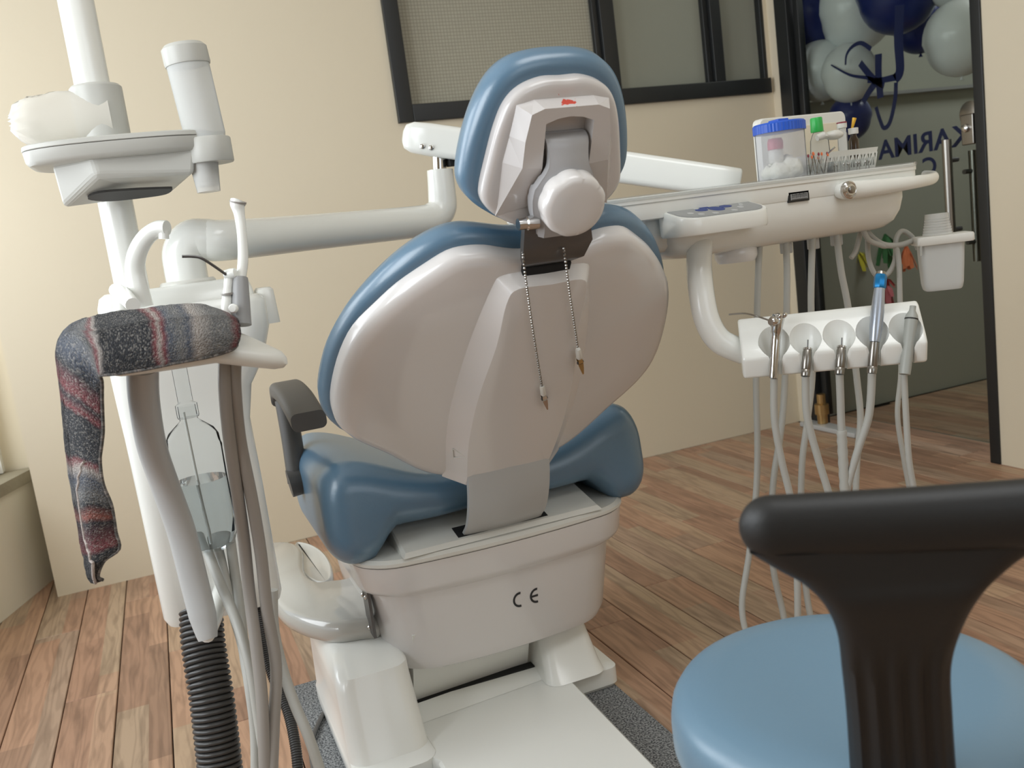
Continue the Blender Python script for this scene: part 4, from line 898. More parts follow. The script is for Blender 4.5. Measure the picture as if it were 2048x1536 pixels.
# bottle with green cap in the basket
gx = P(1640, 280, Y=1.49).x
g_ = thing('sanitiser_bottle', 'clear bottle with green flip cap standing in the white basket', 'bottle', (gx, 1.492, bz + .004))
gz = P(1636, 262, Y=1.49).z - bz - .004
MB().lathe([(.016, 0), (.019, .003), (.019, .045), (.0175, gz - .018), (.013, gz - .006), (.010, gz - .002), (.010, gz)], (gx, 1.492, bz + .004), (0, 0, 1), 24, True, False).build('bottle_body', M['clear'], g_)
MB().lathe([(.0165, .002), (.0165, .035), (.004, .035)], (gx, 1.492, bz + .004), (0, 0, 1), 24, True, False).build('gel_fill', M['clear'], g_)
MB().lathe([(.0118, gz - .002), (.0124, gz), (.0116, gz + .024), (.0105, gz + .026), (.004, gz + .026)], (gx - .002, 1.492, bz + .004), (-.02, 0, 1), 24).build('flip_cap', M['green'], g_)
def vial(n, px, pyt, glass, capm, label, r=.0095):
    x = P(px, pyt, Y=1.492).x; z = P(px, pyt, Y=1.492).z - (bz + .004)
    t = thing(n, label, 'vial', (x, 1.492, bz + .004), 'vials in the white basket')
    MB().lathe([(r * .9, 0), (r, .002), (r, z - .024), (r * .6, z - .016), (r * .6, z - .010)], (x, 1.492, bz + .004), (0, 0, 1), 18).build('vial_body', M[glass], t)
    MB().lathe([(r * .98, z - .012), (r * 1.02, z - .010), (r * 1.02, z - .003), (r * .9, z - .002)], (x, 1.492, bz + .004), (0, 0, 1), 18).build('crimp', M['whitem'], t)
    MB().lathe([(r * 1.04, z - .003), (r * 1.04, z - .0005), (r * .9, z)], (x, 1.492, bz + .004), (0, 0, 1), 18).build('cap', M[capm], t)
vial('glass_vial', 1683, 244, 'clear', 'maroon', 'clear vial with maroon cap standing in the white basket')
vial('glass_vial', 1706, 256, 'amber', 'whitem', 'brown vial with white cap standing in the white basket')
o = MB().tube([P(1704, 257, Y=1.488), P(1709, 236, Y=1.486)], [.0022, .0042], 10, 1).build('yellow_point', M['yellow']); recenter(o); tag(o, 'yellow plastic point sticking up from the brown vial', 'dental point')
o = MB(); o.add(*blob(P(1668, 270, Y=1.478), .017, (1.3, .8, .55), .05, 3)); o = o.build('cotton_roll', M['whitem']); recenter(o); tag(o, 'cream plastic pouch lying on top of the white basket', 'pouch')
o = MB().tube([P(1634, 276, Y=1.476), P(1648, 271, Y=1.474), P(1652, 275, Y=1.47)], [.006, .0075, .004], 10, 4).build('ampoule', M['whitem']); recenter(o); tag(o, 'small white capsule tilted against the green-capped bottle', 'capsule')
# clear bur boxes in front of the basket with burs
def burbox(px0, px1, pyt, Y, label):
    x0, x1 = P(px0, 330, Y=Y).x, P(px1, 320, Y=Y).x; h = .025
    t = thing('bur_box', label, 'box', ((x0 + x1) / 2, Y + .015, zt - .003))
    mb = MB(); mb.rings([[Vector(((x0 + x1) / 2 + x * f_, Y + .015 + y * f_, zt - .003 + z)) for x, y in rrect((x1 - x0) / 2, .016, .004, 3)] for f_, z in ((.92, 0), (1, .003), (1, h), (.96, h), (.95, .004))], True, True); mb.build('box_shell', M['boxclear'], t, 40)
    return t, x0, x1
t, x0, x1 = burbox(1672, 1752, 300, 1.415, 'clear plastic bur box with upright burs in front of the white basket')
mb = MB(); rnd = random.Random(3)
for k in range(9):
    x = x0 + .006 + (x1 - x0 - .012) * k / 8; y = 1.43 + rnd.uniform(-.006, .006); mb.tube([(x, y, zt), (x + rnd.uniform(-.002, .002), y, zt + rnd.uniform(.012, .018))], .0008, 6, 1); mb.lathe([(.0016, 0), (.002, .003), (.001, .006)], (x, y, zt + .012), (0, 0, 1), 6)
o = mb.build('bur_set', M['steel']); recenter(o); tag(o, 'row of fine steel burs standing inside the clear bur box', 'burs', None, 'stuff')
t, x0, x1 = burbox(1622, 1668, 310, 1.415, 'small clear pot of steel and orange burs between jar and bur box')
for k in range(9):
    x = x0 + .006 + (x1 - x0 - .012) * rnd.random(); y = 1.43 + rnd.uniform(-.008, .008); dx = rnd.uniform(-.012, .012)
    z_ = zt + rnd.uniform(.028, .04); mc = ['steel', 'brass', 'chrome'][k % 3]
    o = thing('dental_bur', 'thin steel bur leaning in the small clear pot', 'bur', (x, y, zt), 'burs in the small clear pot')
    MB().tube([(x, y, zt), (x + dx, y, z_)], .0010, 6, 1).build('shank', M['steel'], o); MB().lathe([(.0014, 0), (.0022, .003), (.0012, .006)], (x + dx, y, z_), (0, 0, 1), 8).build('bur_head', M['orange' if k % 3 else 'maroon'], o)
a, b = P(1656, 307, Y=1.41), P(1670, 294, Y=1.40)
o = MB().tube([a, b], .0016, 8, 1).build('steel_probe', M['chrome']); recenter(o); tag(o, 'short bright steel rod leaning out of the small clear pot', 'instrument')
# ------------------------------------------------------------------ lamp post with side tray
lpx = -.033
lt = thing('lamp_post', 'white lamp post rising at the left with a round side tray', 'lamp post', (lpx, 1.80, .99))
MB().tube([(lpx, 1.80, .955), (lpx, 1.80, 2.2)], .0295, 20, 1).build('post', M['white'], lt)
LY = 1.72; lz0 = P(250, 309, Y=1.645).z; lz1 = P(250, 266, Y=1.645).z; LH = lz1 - lz0
pl = [(P(px, py, Z=1.25).x, 0) for px, py in ((80, 300), (450, 300))]
lc = P(245, 300, Y=LY); lw = .152
ou = smooth2([(lc.x - lw, LY + .02), (lc.x - lw * .95, LY - .03), (lc.x - lw * .6, LY - .062), (lc.x, LY - .075), (lc.x + lw * .6, LY - .070), (lc.x + lw * .95, LY - .04), (lc.x + lw, LY + .02), (lc.x + lw * .9, LY + .09), (lc.x + lw * .4, LY + .12), (lc.x - lw * .4, LY + .12), (lc.x - lw * .9, LY + .09)], 4)
mb = MB(); slab(mb, ou, [(.018, lz0 - .001), (.007, lz0 + .001), (.002, lz0 + .007), (0, lz0 + LH * .70)], lambda s, t, d: Vector((s, t, d))); lp_ = mb.build('side_tray', M['trayplastic'], lt, 40)
mb = MB(); slab(mb, ou, [(0, lz0 + LH * .73), (-.001, lz0 + LH * .76), (0, lz0 + LH * .94), (.004, lz1), (.012, lz1)], lambda s, t, d: Vector((s, t, d))); mb.build('tray_rim', M['trayplastic'], lt, 40)
A0, B0, C0, D0 = P(180, 315, Y=1.665), P(394, 300, Y=1.665), P(392, 318, Y=1.82), P(98, 322, Y=1.72)
A1, B1, C1, D1 = P(192, 352, Y=1.668), P(390, 348, Y=1.668), P(338, 388, Y=1.81), P(124, 418, Y=1.74)
for p in (A0, B0, C0, D0): p.z = lz0 + .004
mb = MB(); mb.rings([[A0, B0, C0, D0], [A1, B1, C1, D1]])
o = mb.build('tray_funnel', M['trayplastic'], lt, False); md = o.modifiers.new('b', 'BEVEL'); md.width = .008; md.segments = 3
pn = (B1 - A1).cross(D1 - A1).normalized()
if pn.z > 0: pn = -pn
mb = MB(); pp2 = smooth2([(176, 398), (196, 386), (260, 380), (330, 377), (345, 378), (332, 388), (290, 395), (220, 402)], 4)
mb.rings([[onplane(px, py, A1, pn) + pn * h for px, py in pp2] for h in (-.004, .0008)]); mb.build('dark_port', M['flex'], lt, False)
# plastic-bagged joint on the post
SH = P(195, 163, Y=1.76).z - lz1
mb = MB(); mb.lathe([(.043, 0), (.0435, .004), (.0435, SH - .004), (.040, SH)], (lpx + .004, 1.80, lz1), (0, 0, 1), 28); sl_ = mb.build('post_sleeve', M['trayplastic'], lt)
rnd = random.Random(5); mb = MB(); rs = []
for i in range(15):
    t_ = i / 14; cx_ = lpx + .02 - .158 * t_; rr_ = (.051 - .012 * t_ ** 2) * (1 if i < 12 else (.9, .7, .3)[i - 12])
    rs.append([Vector((cx_ + .005 * sin(a * 1.9 + i) * t_, 1.80 + rr_ * .9 * cos(a * pi / 16), lz1 + .050 + .003 * t_ + rr_ * (1 + t_ * (.07 * sin(a * 1.3 + i * 1.1) + .06 * sin(a * .7 - i * .8))) * sin(a * pi / 16))) for a in range(32)])
mb.rings(rs)
o = mb.build('plastic_bag', M['bag'], None, 80); recenter(o); tag(o, 'thin crumpled plastic bag wrapped round the joint of the lamp post', 'bag')
# cup dispenser
dx = P(388, 200, Y=LY - .03).x + .001
cd = thing('cup_dispenser', 'upright frosted cup dispenser tube with white cap on the side tray', 'dispenser', (dx, LY - .03, lz0 + .0))
zt0, zt1 = P(368, 92, Y=LY - .03).z, P(390, 275, Y=LY - .03).z
rb0, rb1 = P(418, 302, Y=LY - .03), P(366, 90, Y=LY - .03); tax = (rb1 - rb0).normalized(); TL = (rb1 - rb0).length
MB().lathe([(.0380, -LH * .62), (.0395, -LH * .55), (.0395, LH * .55), (.0380, LH * .62)], rb0, (0, 0, 1), 28).build('ring_holder', M['trayplastic'], cd)
MB().lathe([(.026, -.012), (.0345, .028), (.0355, TL - .03)], rb0, tax, 28, False, False).build('tube', M['frost'], cd)
MB().lathe([(.0372, TL - .034), (.0382, TL - .030), (.0378, TL - .006), (.032, TL), (.01, TL + .001)], rb0, tax, 28).build('cap', M['trayplastic'], cd)
MB().box((lc.x + lw * .93, LY - .03, (lz0 + lz1) / 2), (.05, .03, LH * .8), None, .004).build('ring_arm', M['trayplastic'], cd)
cs = thing('dispensed_cups', 'ribbed clear cups poking out below the cup dispenser at the left', 'cup stack', P(418, 384, Y=LY - .03))
for k in range(5):
    r = .0190 + k * .0009; cb = P(418, 384, Y=LY - .03) + EZ * (k * .010)
    MB().lathe([(r, 0), (r * 1.05, .012), (r * 1.1, .03)], cb, (0, 0, 1), 36, k == 0, False, wob=lambda k_, i: 1 + .03 * (k_ % 2)).build('cup', M['cup'], cs)
# ------------------------------------------------------------------ tools and tubes on the assistant arm
sv = thing('suction_wand', 'white suction tip in a grey handle standing at the right end of the cloth', 'suction wand', P(484, 648, Y=1.36))
mb = MB(); mb.tube([P(484, 650, Y=1.36), P(482, 600, Y=1.37), P(481, 556, Y=1.38)], [.0135, .0125, .0105], 16, 4); mb.build('handle', M['grey'], sv)
mb = MB(); mb.tube([P(481, 562, Y=1.38), P(486, 520, Y=1.39), P(484, 470, Y=1.40), P(479, 430, Y=1.41), P(475, 410, Y=1.412), P(476, 404, Y=1.413)], [.0072, .0076, .007, .0078, .0105, .0118], 14, 5, True); tpw = mb.build('tip', M['white'], sv)
MB().lathe([(.0122, -.001), (.0122, .0015), (.009, .0005)], P(476, 404.5, Y=1.413), (.25, -.2, 1), 16).build('tip_mouth', M['hosedk'], tpw)
MB().lathe([(.0068, 0), (.0068, .004), (.005, .006)], P(468, 617, Y=1.352), (-.5, -1, .1), 18).build('slide_knob', M['white'], sv)
sy = thing('assistant_syringe', 'white syringe with bent steel tip standing before the suction wand', 'syringe', P(455, 630, Y=1.37))
mb = MB(); mb.tube([P(452, 632, Y=1.37), P(454, 600, Y=1.375), P(456, 575, Y=1.38), P(460, 552, Y=1.385)], [.0085, .0075, .0062, .0085], 12, 4); mb.build('body', M['white'], sy)
MB().lathe([(.007, -.008), (.008, 0), (.007, .008)], P(461, 548, Y=1.38), (1, -.6, .1), 14).build('head', M['white'], sy)
MB().tube([P(452, 549, Y=1.376), P(425, 530, Y=1.37), P(402, 516, Y=1.365), P(385, 513, Y=1.365), P(364, 513, Y=1.365)], .0021, 8, 4).build('steel_tip', M['darksteel'], sy)
MB().lathe([(.0095, 0), (.0095, .003)], P(456, 590, Y=1.376), (0, 0, 1), 14).build('band_ring', M['hosedk'], sy)
def tubes(name, label, cat, paths, m, r, group=None):
    for pth, lab in zip(paths, label):
        o = MB().tube([P(a, b, Y=y) for a, b, y in pth], r, 10, 6).build(name, M[m]); recenter(o); tag(o, lab, cat, group)
tubes('suction_hose', ['left one of the two thick taupe hoses under the assistant tray', 'right one of the two thick taupe hoses under the assistant tray'], 'hose',
      [[(450, 722, 1.33), (450, 780, 1.33), (458, 870, 1.35), (474, 980, 1.38), (488, 1080, 1.40), (498, 1180, 1.40), (512, 1290, 1.38), (524, 1400, 1.36), (530, 1540, 1.34)],
       [(470, 722, 1.33), (470, 780, 1.335), (480, 880, 1.36), (504, 1000, 1.38), (522, 1110, 1.39), (534, 1220, 1.39), (552, 1330, 1.38), (548, 1440, 1.36), (544, 1540, 1.34)]], 'hosedk', .0092, 'suction hoses hanging at the left')
tubes('supply_hose', ['thin grey hose crossing behind the bottle foot, leftmost of three', 'thin grey hose below the bottle, middle one of three', 'thin grey hose passing beside the bottle foot, rightmost of three', 'pale grey hose running far right to the frame foot by the mat'], 'hose',
      [[(402, 1060, 1.60), (420, 1115, 1.56), (446, 1180, 1.52), (476, 1250, 1.46), (502, 1340, 1.42), (518, 1440, 1.40), (534, 1540, 1.38)],
       [(428, 1060, 1.60), (444, 1130, 1.57), (462, 1210, 1.53), (485, 1290, 1.48), (500, 1380, 1.44), (510, 1460, 1.42), (512, 1540, 1.40)],
       [(458, 1060, 1.58), (470, 1150, 1.56), (480, 1220, 1.52), (492, 1330, 1.47), (516, 1430, 1.43), (526, 1500, 1.41), (540, 1540, 1.40)],
       [(545, 1180, 1.45), (548, 1260, 1.45), (566, 1340, 1.44), (590, 1410, 1.42), (616, 1470, 1.40), (640, 1540, 1.38)]], 'hose', .0085, 'supply hoses hanging at the left')
# corrugated hoses
def flex(path, r, amp, n, name, label, seg=20):
    pts = catmull([P(a, b, Y=y) for a, b, y in path], 60); L_ = sum((q - p).length for p, q in zip(pts, pts[1:]))
    cnt = int(n * 8); out = []; acc = 0; tgt = 0; step = L_ / cnt
    for p, q in zip(pts, pts[1:]):
        d = (q - p).length
        while tgt <= acc + d and len(out) < cnt: out.append(p.lerp(q, (tgt - acc) / max(d, 1e-9))); tgt += step
        acc += d
    m = len(out); mb = MB(); mb.tube(out, lambda s: r + amp * (abs(sin(pi * s * (m - 1) / 8)) ** .5 - .5), seg, 1); o = mb.build(name, M['flex'], None, 80); recenter(o); tag(o, label, 'hose'); return o
flex([(402, 1218, 1.60), (407, 1290, 1.57), (424, 1400, 1.53), (440, 1536, 1.50), (448, 1620, 1.48)], .0335, .006, 36, 'drain_hose', 'thick dark corrugated drain hose hanging below the white unit')
flex([(512, 1170, 1.72), (525, 1270, 1.66), (545, 1350, 1.60), (575, 1420, 1.54), (592, 1500, 1.48), (598, 1580, 1.44)], .0085, .0018, 95, 'thin_flex_hose', 'thin dark corrugated hose behind the taupe hoses', 12)
o = MB().tube([P(664, 1330, Y=1.93), P(660, 1400, Z=.014), P(640, 1440, Z=.014), P(622, 1490, Z=.014), P(628, 1545, Z=.014)], .005, 8, 6).build('power_cable', M['arm']); recenter(o); tag(o, 'thin dark grey cable lying on the carpet mat beside the base', 'cable')
# water bottle
bc0 = P(398, 890, Y=1.56); bt = P(386, 835, Y=1.56).z; bb = P(412, 1100, Y=1.56).z; bxx = P(404, 975, Y=1.56).x
wb = thing('water_bottle', 'upright clear soft drink bottle half full of water hanging in the white unit', 'bottle', (bxx, 1.57, bb))
H = bt - bb
def petal(k, i): return 1 + (.10 * cos(k / 40 * 2 * pi * 5) if i < 2 else (.05 * cos(k / 40 * 2 * pi * 5) if i == 2 else 0))
MB().lathe([(.022, .002), (.032, .0), (.040, .018), (.0435, .04), (.044, .08), (.0435, .12), (.044, .165), (.0445, .172), (.043, .176), (.042, .19), (.036, H - .022), (.024, H - .012), (.0145, H - .004), (.014, H + .02)], (bxx, 1.57, bb), (0, 0, 1), 40, True, False, petal).build('bottle_shell', M['pet'], wb, 60)
MB().lathe([(.020, .004), (.030, .004), (.038, .02), (.0415, .04), (.0418, .118), (.004, .118)], (bxx, 1.57, bb), (0, 0, 1), 40, True, True, petal).build('water', M['water'], wb, 40)
mb = MB(); mb.lathe([(.0165, H), (.0175, H + .003), (.0175, H + .022), (.012, H + .026), (.012, H + .11)], (bxx, 1.57, bb), (0, 0, 1), 20); mb.build('bottle_cap', M['boxclear'], wb)
MB().tube([(bxx - .006, 1.57, bb + H + .01), (bxx - .004, 1.57, bb + .1), (bxx, 1.568, bb + .012)], .0022, 8, 4).build('dip_tube', M['hose'], wb)
# ------------------------------------------------------------------ knitted cloth over the assistant tray
def cloth():
    me = bpy.data.meshes.new('knitted_cloth'); vs = []; fs = []; uvs = []
    rnd = random.Random(2)
    # columns from the right end to the left: back edge on top, front top edge, front lower edge (pixels, depth)
    colz = [((474, 642, 1.37), (478, 650, 1.25), (480, 668, 1.232), (474, 690, 1.228), .0), ((440, 625, 1.40), (462, 640, 1.245), (466, 670, 1.222), (462, 700, 1.22), .02), ((400, 611, 1.44), (424, 638, 1.24), (426, 672, 1.216), (424, 712, 1.215), .06), ((360, 611, 1.46), (380, 642, 1.235), (384, 680, 1.212), (384, 720, 1.21), .10),
            ((320, 615, 1.46), (345, 645, 1.235), (350, 686, 1.212), (350, 726, 1.21), .14), ((285, 620, 1.455), (316, 650, 1.235), (322, 694, 1.212), (322, 732, 1.21), .17), ((250, 624, 1.45), (284, 652, 1.238), (292, 700, 1.214), (292, 738, 1.212), .2), ((220, 628, 1.445), (245, 660, 1.242), (252, 706, 1.218), (256, 744, 1.216), .24),
            ((200, 632, 1.44), (212, 666, 1.248), (222, 712, 1.222), (228, 748, 1.22), .28), ((184, 636, 1.435), (186, 672, 1.256), (198, 712, 1.23), (204, 750, 1.226), .315)]
    rows = []
    for a, b, c, d, u in colz:
        A, B, C_, D = P(a[0], a[1], Y=a[2]), P(b[0], b[1], Y=b[2]), P(c[0], c[1], Y=c[2]), P(d[0], d[1], Y=d[2])
        rows.append(([p for p in catmull([A - Vector((0, 0, .03)) + EY * .01, A, A.lerp(B, .5) + EZ * .004, A.lerp(B, .90) + EZ * .003, B + EZ * .001, C_, D], 4)], u))
    # turn the corner and fall as a strip
    fall = [((168, 640, 1.425), (150, 662, 1.36), (172, 690, 1.26), (200, 752, 1.24), .345), ((140, 652, 1.41), (128, 674, 1.36), (158, 704, 1.28), (203, 760, 1.25), .37), ((120, 676, 1.40), (116, 700, 1.36), (150, 730, 1.28), (204, 772, 1.26), .40),
            ((113, 712, 1.39), (122, 730, 1.36), (156, 760, 1.29), (204, 795, 1.27), .435), ((119, 755, 1.385), (126, 770, 1.36), (160, 795, 1.30), (205, 826, 1.28), .47), ((124, 800, 1.38), (132, 812, 1.36), (164, 832, 1.30), (206, 862, 1.28), .51), ((128, 850, 1.375), (138, 858, 1.355), (168, 872, 1.305), (203, 892, 1.285), .56),
            ((133, 900, 1.37), (144, 906, 1.35), (170, 912, 1.31), (200, 922, 1.29), .615), ((139, 950, 1.365), (150, 955, 1.345), (172, 952, 1.30), (206, 968, 1.29), .66), ((148, 1000, 1.36), (158, 1004, 1.34), (174, 996, 1.295), (222, 1008, 1.29), .72), ((156, 1045, 1.355), (165, 1048, 1.335), (180, 1046, 1.29), (228, 1040, 1.29), .78),
            ((162, 1085, 1.35), (172, 1088, 1.33), (186, 1086, 1.295), (232, 1066, 1.29), .835), ((169, 1115, 1.345), (178, 1118, 1.325), (188, 1118, 1.295), (238, 1098, 1.29), .885), ((172, 1135, 1.34), (180, 1136, 1.32), (188, 1138, 1.30), (208, 1122, 1.295), .93), ((178, 1156, 1.335), (184, 1157, 1.32), (190, 1156, 1.31), (196, 1152, 1.305), .97), ((186, 1164, 1.33), (190, 1166, 1.32), (196, 1163, 1.315), (206, 1160, 1.31), 1.0)]
    for a, b, c, d, u in fall:
        A, B, C_, D = P(a[0], a[1], Y=a[2]), P(b[0], b[1], Y=b[2]), P(c[0], c[1], Y=c[2]), P(d[0], d[1], Y=d[2])
        rows.append(([p for p in catmull([A + EY * .02 + EX * .005, A, A.lerp(B, .5), A.lerp(B, .90), B, C_, D], 4)], u))
    # refine along the length
    n = len(rows[0][0]); fine = []
    cols = [catmull([r[0][k] for r in rows], 4) for k in range(n)]; us = [p.x for p in catmull([(r[1], 0, 0) for r in rows], 4)]
    for i in range(len(us)):
        for k in range(n):
            p = cols[k][i] + Vector((rnd.uniform(-.0006, .0006), rnd.uniform(-.0006, .0006), rnd.uniform(-.0006, .0006)))
            vs.append(p); uvs.append((us[i], k / (n - 1)))
    for i in range(len(us) - 1):
        for k in range(n - 1): fs.append((i * n + k, i * n + k + 1, (i + 1) * n + k + 1, (i + 1) * n + k))
    me.from_pydata([tuple(v) for v in vs], [], fs)
    ul = me.uv_layers.new(name='UVMap')
    for l in me.loops: ul.data[l.index].uv = uvs[l.vertex_index]
    o = link('knitted_cloth', me, M['knit'], None, 80); recenter(o)
    md = o.modifiers.new('thick', 'SOLIDIFY'); md.thickness = .0035; md.offset = 0
    e = MB(); e.tube([cols[n - 1][i] for i in range(len(us))], .0024, 7, 1); e2 = e.build('selvedge', M['knit'], o)
    uvl = e2.data.uv_layers.new(name='UVMap')
    for l in e2.data.loops: uvl.data[l.index].uv = (.04 + .03 * ((l.vertex_index // 7) % 3), .5)
    e = MB(); e.tube([cols[int(n * (.76 + .08 * sin(i * .22)))][i] + Vector((-.001, -.003, 0)) for i in range(len(us)) if us[i] > .62], .0022, 7, 1); e3 = e.build('fold_seam', M['wool'], o)
    uvl = e3.data.uv_layers.new(name='UVMap')
    for l in e3.data.loops: uvl.data[l.index].uv = (.055 + .03 * ((l.vertex_index // 7) % 3), .5)
    return tag(o, 'striped grey, charcoal and red knitted cloth draped over the assistant tray', 'cloth')
cloth()
# ------------------------------------------------------------------ bib chain with two clips
bc_ = thing('bib_chain', 'ball chain with two bib clips hanging over the chair back', 'bib chain', bk(0, .53, .03))
def chain(pts, endpix):
    q = []
    for a, b, d in pts:
        dr = RX * ((a - 1024) / FPX) - UX * ((b - 768) / FPX) + _f; o_ = BO + BN * d; t_ = (o_ - Vector((0, 0, 1))).dot(BN) / dr.dot(BN); q.append(Vector((0, 0, 1)) + dr * t_)
    f_ = catmull(q, 40); mb = MB(); acc = 0; nxt = 0
    for p, r in zip(f_, f_[1:]):
        d = (r - p).length; acc += d
        if acc >= nxt: mb.lathe([(.0007, -.0024), (.0021, -.0012), (.0021, .0012), (.0007, .0024)], p, (r - p), 6); nxt += .0062
    o = mb.build('ball_chain', M['steel'], bc_); o['kind'] = 'stuff'
    return q
qa = chain([(1046, 500, .024), (1048, 530, .047), (1060, 620, .049), (1072, 700, .049), (1084, 772, .049)], None)
qb = chain([(1126, 488, .024), (1130, 515, .047), (1140, 590, .049), (1149, 650, .049), (1156, 698, .049)], None)
for q, (px, py), (ex_, ey_), lab in ((qa, (1090, 795), (1097, 850), 'steel'), (qb, (1160, 725), (1172, 778), 'brass')):
    end = q[-1]; dirn = (q[-1] - q[-2]).normalized()
    sl2 = MB().lathe([(.0038, 0), (.0045, .002), (.0048, .010), (.0052, .022), (.004, .025)], end, dirn, 14).build('clip_sleeve', M['whitem'], bc_)
    e0 = end + dirn * .025; dn = (dirn + EX * .06).normalized(); sd_ = dn.cross(BN).normalized()
    for sgn in (-1, 1):
        mb = MB(); rs = []
        for t_, w_, gap in ((0, .0035, .0035), (.008, .0042, .0045), (.014, .0042, .002), (.028, .0032, .0014), (.044, .0012, .0008)):
            c_ = e0 + dn * t_ + BN * sgn * gap; rs.append([c_ + sd_ * w_, c_ - sd_ * w_, c_ - sd_ * w_ + BN * sgn * .001, c_ + sd_ * w_ + BN * sgn * .001])
        mb.rings(rs); mb.build('clip_jaw', M['chrome' if lab == 'steel' else 'brass'], sl2, False)
    MB().lathe([(.0022, -.006), (.0022, .006)], e0 + dn * .011, sd_, 10).build('clip_spring', M['darksteel'], sl2)
# ------------------------------------------------------------------ operator stool in front
sc_ = P(1705, 1385, Y=.76); SZ = .496
st = thing('operator_stool', 'operator stool with pale blue round seat and black backrest in the foreground', 'stool', (sc_.x, .76, 0))
sx, sy_ = P(1705, 1370, Z=SZ).x, P(1705, 1370, Z=SZ).y
SR = .190
MB().lathe([(SR * .9, -.075), (SR * .97, -.07), (SR, -.055), (SR, -.03), (SR * .985, -.014), (SR * .95, -.004), (SR * .88, .003), (SR * .7, .006), (SR * .4, .002), (SR * .1, 0)], (sx, sy_, SZ), (0, 0, 1), 64).build('seat', M['stoolblue'], st, 70)
MB().lathe([(.026, .09), (.026, .25), (.02, .25), (.02, SZ - .08)], (sx, sy_, 0), (0, 0, 1), 20).build('gas_column', M['darksteel'], st)
MB().box((sx, sy_, SZ - .085), (.16, .16, .022), None, .004).build('seat_plate', M['black'], st)
for k in range(5):
    a = 2 * pi * k / 5 + .3; e_ = Vector((sx + .25 * cos(a), sy_ + .25 * sin(a), .07))
    lg = MB().tube([(sx, sy_, .10), (sx + .12 * cos(a), sy_ + .12 * sin(a), .09), e_], [.024, .018, .014], 10, 4).build('base_leg', M['darksteel'], st)
    MB().lathe([(.024, -.01), (.026, -.006), (.026, .006), (.024, .01)], e_ - EZ * .043, (-sin(a), cos(a), 0), 18).build('castor', M['black'], lg)
# backrest: curved padded bar on a flared upright
def bp(px, py, Y): return P(px, py, Y=Y)
BD = Vector((cos(radians(-31)), sin(radians(-31)), 0)); BF = Vector((-BD.y, BD.x, 0))
b0 = P(1478, 1058, Y=.60)
def barpt(s): return b0 + BD * s + BF * (-.10 * s + .26 * s * s)
mb = MB(); rs = []; LB = .43
for i in range(61):
    s = LB * (1 - cos(pi * i / 60)) / 2; e_ = min(s + .0, LB - s); k = sqrt(max(0, 1 - (1 - min(1, e_ / .026)) ** 2)) if e_ < .026 else 1; k = max(k, .03)
    c_ = barpt(s); rs.append([c_ + BF * (.020 * k * cos(a * pi / 10)) + EZ * (.0265 * k * (abs(sin(a * pi / 10)) ** .8) * (1 if sin(a * pi / 10) >= 0 else -1)) for a in range(20)])
mb.rings(rs); mb.build('backrest_bar', M['black'], st, 60)
mid = barpt(.205)
mb = MB(); rs = []
up_ = [(1500, 2130, 1085, .0), (1560, 2060, 1125, 0), (1608, 2015, 1155, 0), (1650, 1965, 1200, 0), (1678, 1925, 1265, 0), (1688, 1903, 1340, 0), (1697, 1905, 1430, 0), (1704, 1912, 1540, 0), (1712, 1922, 1660, 0)]
pl_ = []
for i, (x0, x1, y, _) in enumerate(up_):
    z_off = barpt(.205)
    n2 = BF; o_ = mid + BF * (.0 + .012 * (i > 3) * (i - 3)); 
    def on(px, py, o=o_):
        dr = RX * ((px - 1024) / FPX) - UX * ((py - 768) / FPX) + _f; t_ = (o - Vector((0, 0, 1))).dot(BF) / dr.dot(BF); return Vector((0, 0, 1)) + dr * t_
    s_ = .132; a, b = on(x0, y + (1800 - x0) * s_ * .55), on(x1, y - (x1 - 1800) * s_ * .55)
    pl_.append((a, b))
A_ = catmull([a for a, b in pl_], 5); B2_ = catmull([b for a, b in pl_], 5)
for i, (a, b) in enumerate(zip(A_, B2_)):
    ring = []
    for k in range(25):
        u = k / 24; c_ = a.lerp(b, u); edge = 1 - (2 * u - 1) ** 8; rib = .0028 * max(0, min(1, (i - 20) / 5)) * sin(u * 2 * pi * 5) * (0.08 < u < .92)
        ring.append(c_ - BF * (.012 * edge + rib) + BF * .22 * (0 if i < 0 else 0))
    ring += [b + BF * .010, a.lerp(b, .5) + BF * .012, a + BF * .010]
    rs.append(ring)
mb.rings(rs); mb.build('backrest_upright', M['black'], st, 60)
bt_ = (A_[-1] + B2_[-1]) / 2
MB().tube([bt_ + EZ * .02, bt_ - EZ * .03, Vector((sx, sy_, SZ - .09)).lerp(bt_, .5) - EZ * .02, Vector((sx, sy_, SZ - .088))], .016, 10, 5).build('backrest_bracket', M['black'], st)
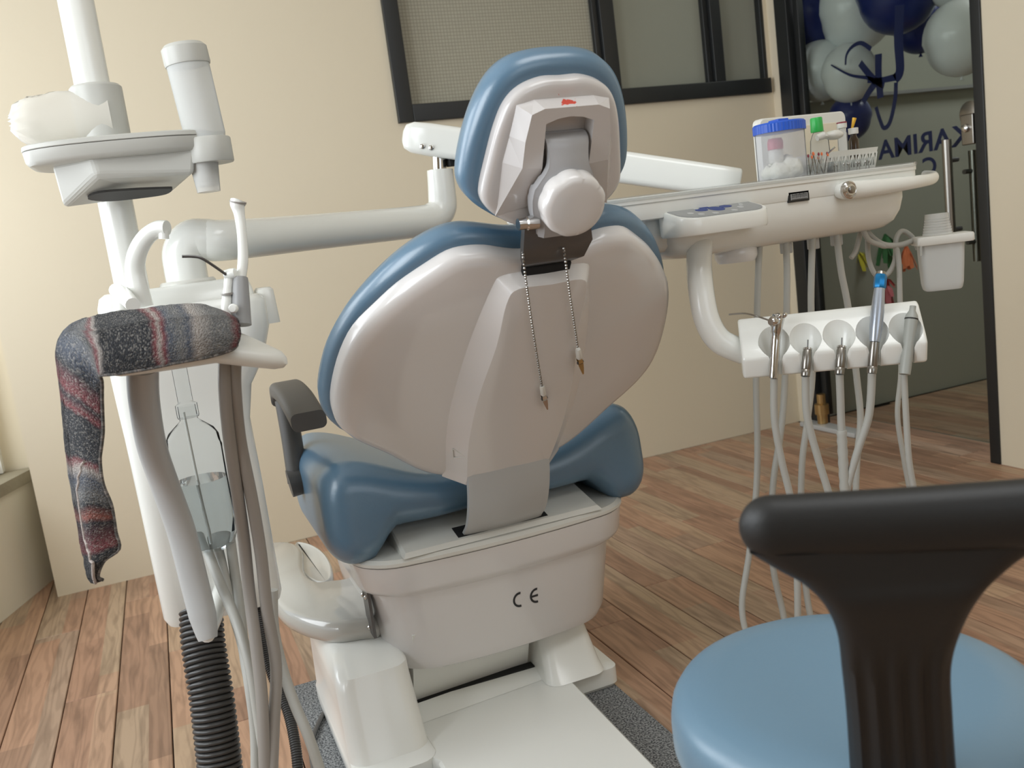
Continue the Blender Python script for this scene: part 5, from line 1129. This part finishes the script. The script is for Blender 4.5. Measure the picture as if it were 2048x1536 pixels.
# ------------------------------------------------------------------ balloons and tissue garland beyond the glass
bal = [(1618, 40, 62, 'b', 2.80, 'dark blue balloon at the left edge of the glass door'), (1712, 20, 76, 'w', 2.9, 'large white balloon high behind the glass door, touching the dark blue ones'), (1795, -22, 82, 'b', 2.86, 'big royal blue balloon at the top middle of the glass door'),
       (1912, -62, 70, 'w', 2.98, 'white balloon cut off by the top of the picture'), (1920, 76, 70, 'w', 2.9, 'white balloon alone at the right beside the door frame'), (1640, 142, 56, 'w', 2.79, 'greyish white balloon at the left, half behind another white one'),
       (1698, 146, 54, 'w', 2.76, 'white balloon behind the navy tooth logo'), (1700, 236, 42, 'b', 2.8, 'dark blue balloon low behind the viewer panel'), (1838, 50, 52, 'b', 3.12, 'navy balloon right of the navy logo stroke')]
for px, py, r, c, X, lab in bal:
    p = P(px, py, X=X); pm = FPX / (p - Vector((0, 0, 1))).dot(_f); R_ = r / pm
    t = thing('balloon', lab, 'balloon', p - EZ * R_ * 1.1, 'balloons beyond the glass door')
    MB().lathe([(R_ * sin(pi * i / 16) * (1 - .07 * (1 - cos(pi * i / 16)) * (i < 8)) + 1e-4, -R_ * 1.07 * cos(pi * i / 16)) for i in range(17)], p, (0, 0, 1), 28).build('skin', M['balw' if c == 'w' else 'balb'], t, 80)
    MB().lathe([(.004, -.012), (.009, -.012), (.003, .0)], p - EZ * R_ * 1.07, (0, 0, 1), 8).build('knot', M['balw' if c == 'w' else 'balb'], t)
def tassel(px, py, X, m, n, spread, L_, lab, seed):
    p = P(px, py, X=X); rnd = random.Random(seed); mb = MB()
    for k in range(n):
        a = rnd.uniform(0, 2 * pi); w_ = rnd.uniform(.3, 1) * spread; d = Vector((cos(a) * w_, sin(a) * w_, -rnd.uniform(.5, 1) * L_))
        s = Vector((-sin(a), cos(a), rnd.uniform(-.3, .3))) * .012; q = [p, p + d * .5 + Vector((0, 0, .01)), p + d]
        mb.rings([[q[0] + s * .4, q[0] - s * .4, q[0] - s * .4 + EX * .001, q[0] + s * .4 + EX * .001], [q[1] + s, q[1] - s, q[1] - s + EX * .001, q[1] + s + EX * .001], [q[2] + s * .7, q[2] - s * .7, q[2] - s * .7 + EX * .001, q[2] + s * .7 + EX * .001]])
    o = mb.build('tissue_tassel', M[m], None, False); recenter(o); tag(o, lab, 'tassel', 'tissue tassels beyond the glass door')
tassel(1716, 500, 3.0, 'tyellow', 16, .05, .10, 'yellow tissue tassel low behind the glass door', 1)
tassel(1770, 468, 3.05, 'tgreen', 18, .06, .16, 'green tissue tassel low behind the glass door', 2)
tassel(1812, 492, 3.0, 'orange', 16, .04, .11, 'orange tissue tassel behind the beaker holder', 3)
tassel(1768, 556, 3.0, 'tred', 10, .05, .05, 'red tissue tassel behind the blue-collared handpiece', 4)
tassel(1776, 572, 2.98, 'tpink', 10, .025, .09, 'pink tissue tassel below the red one', 5)
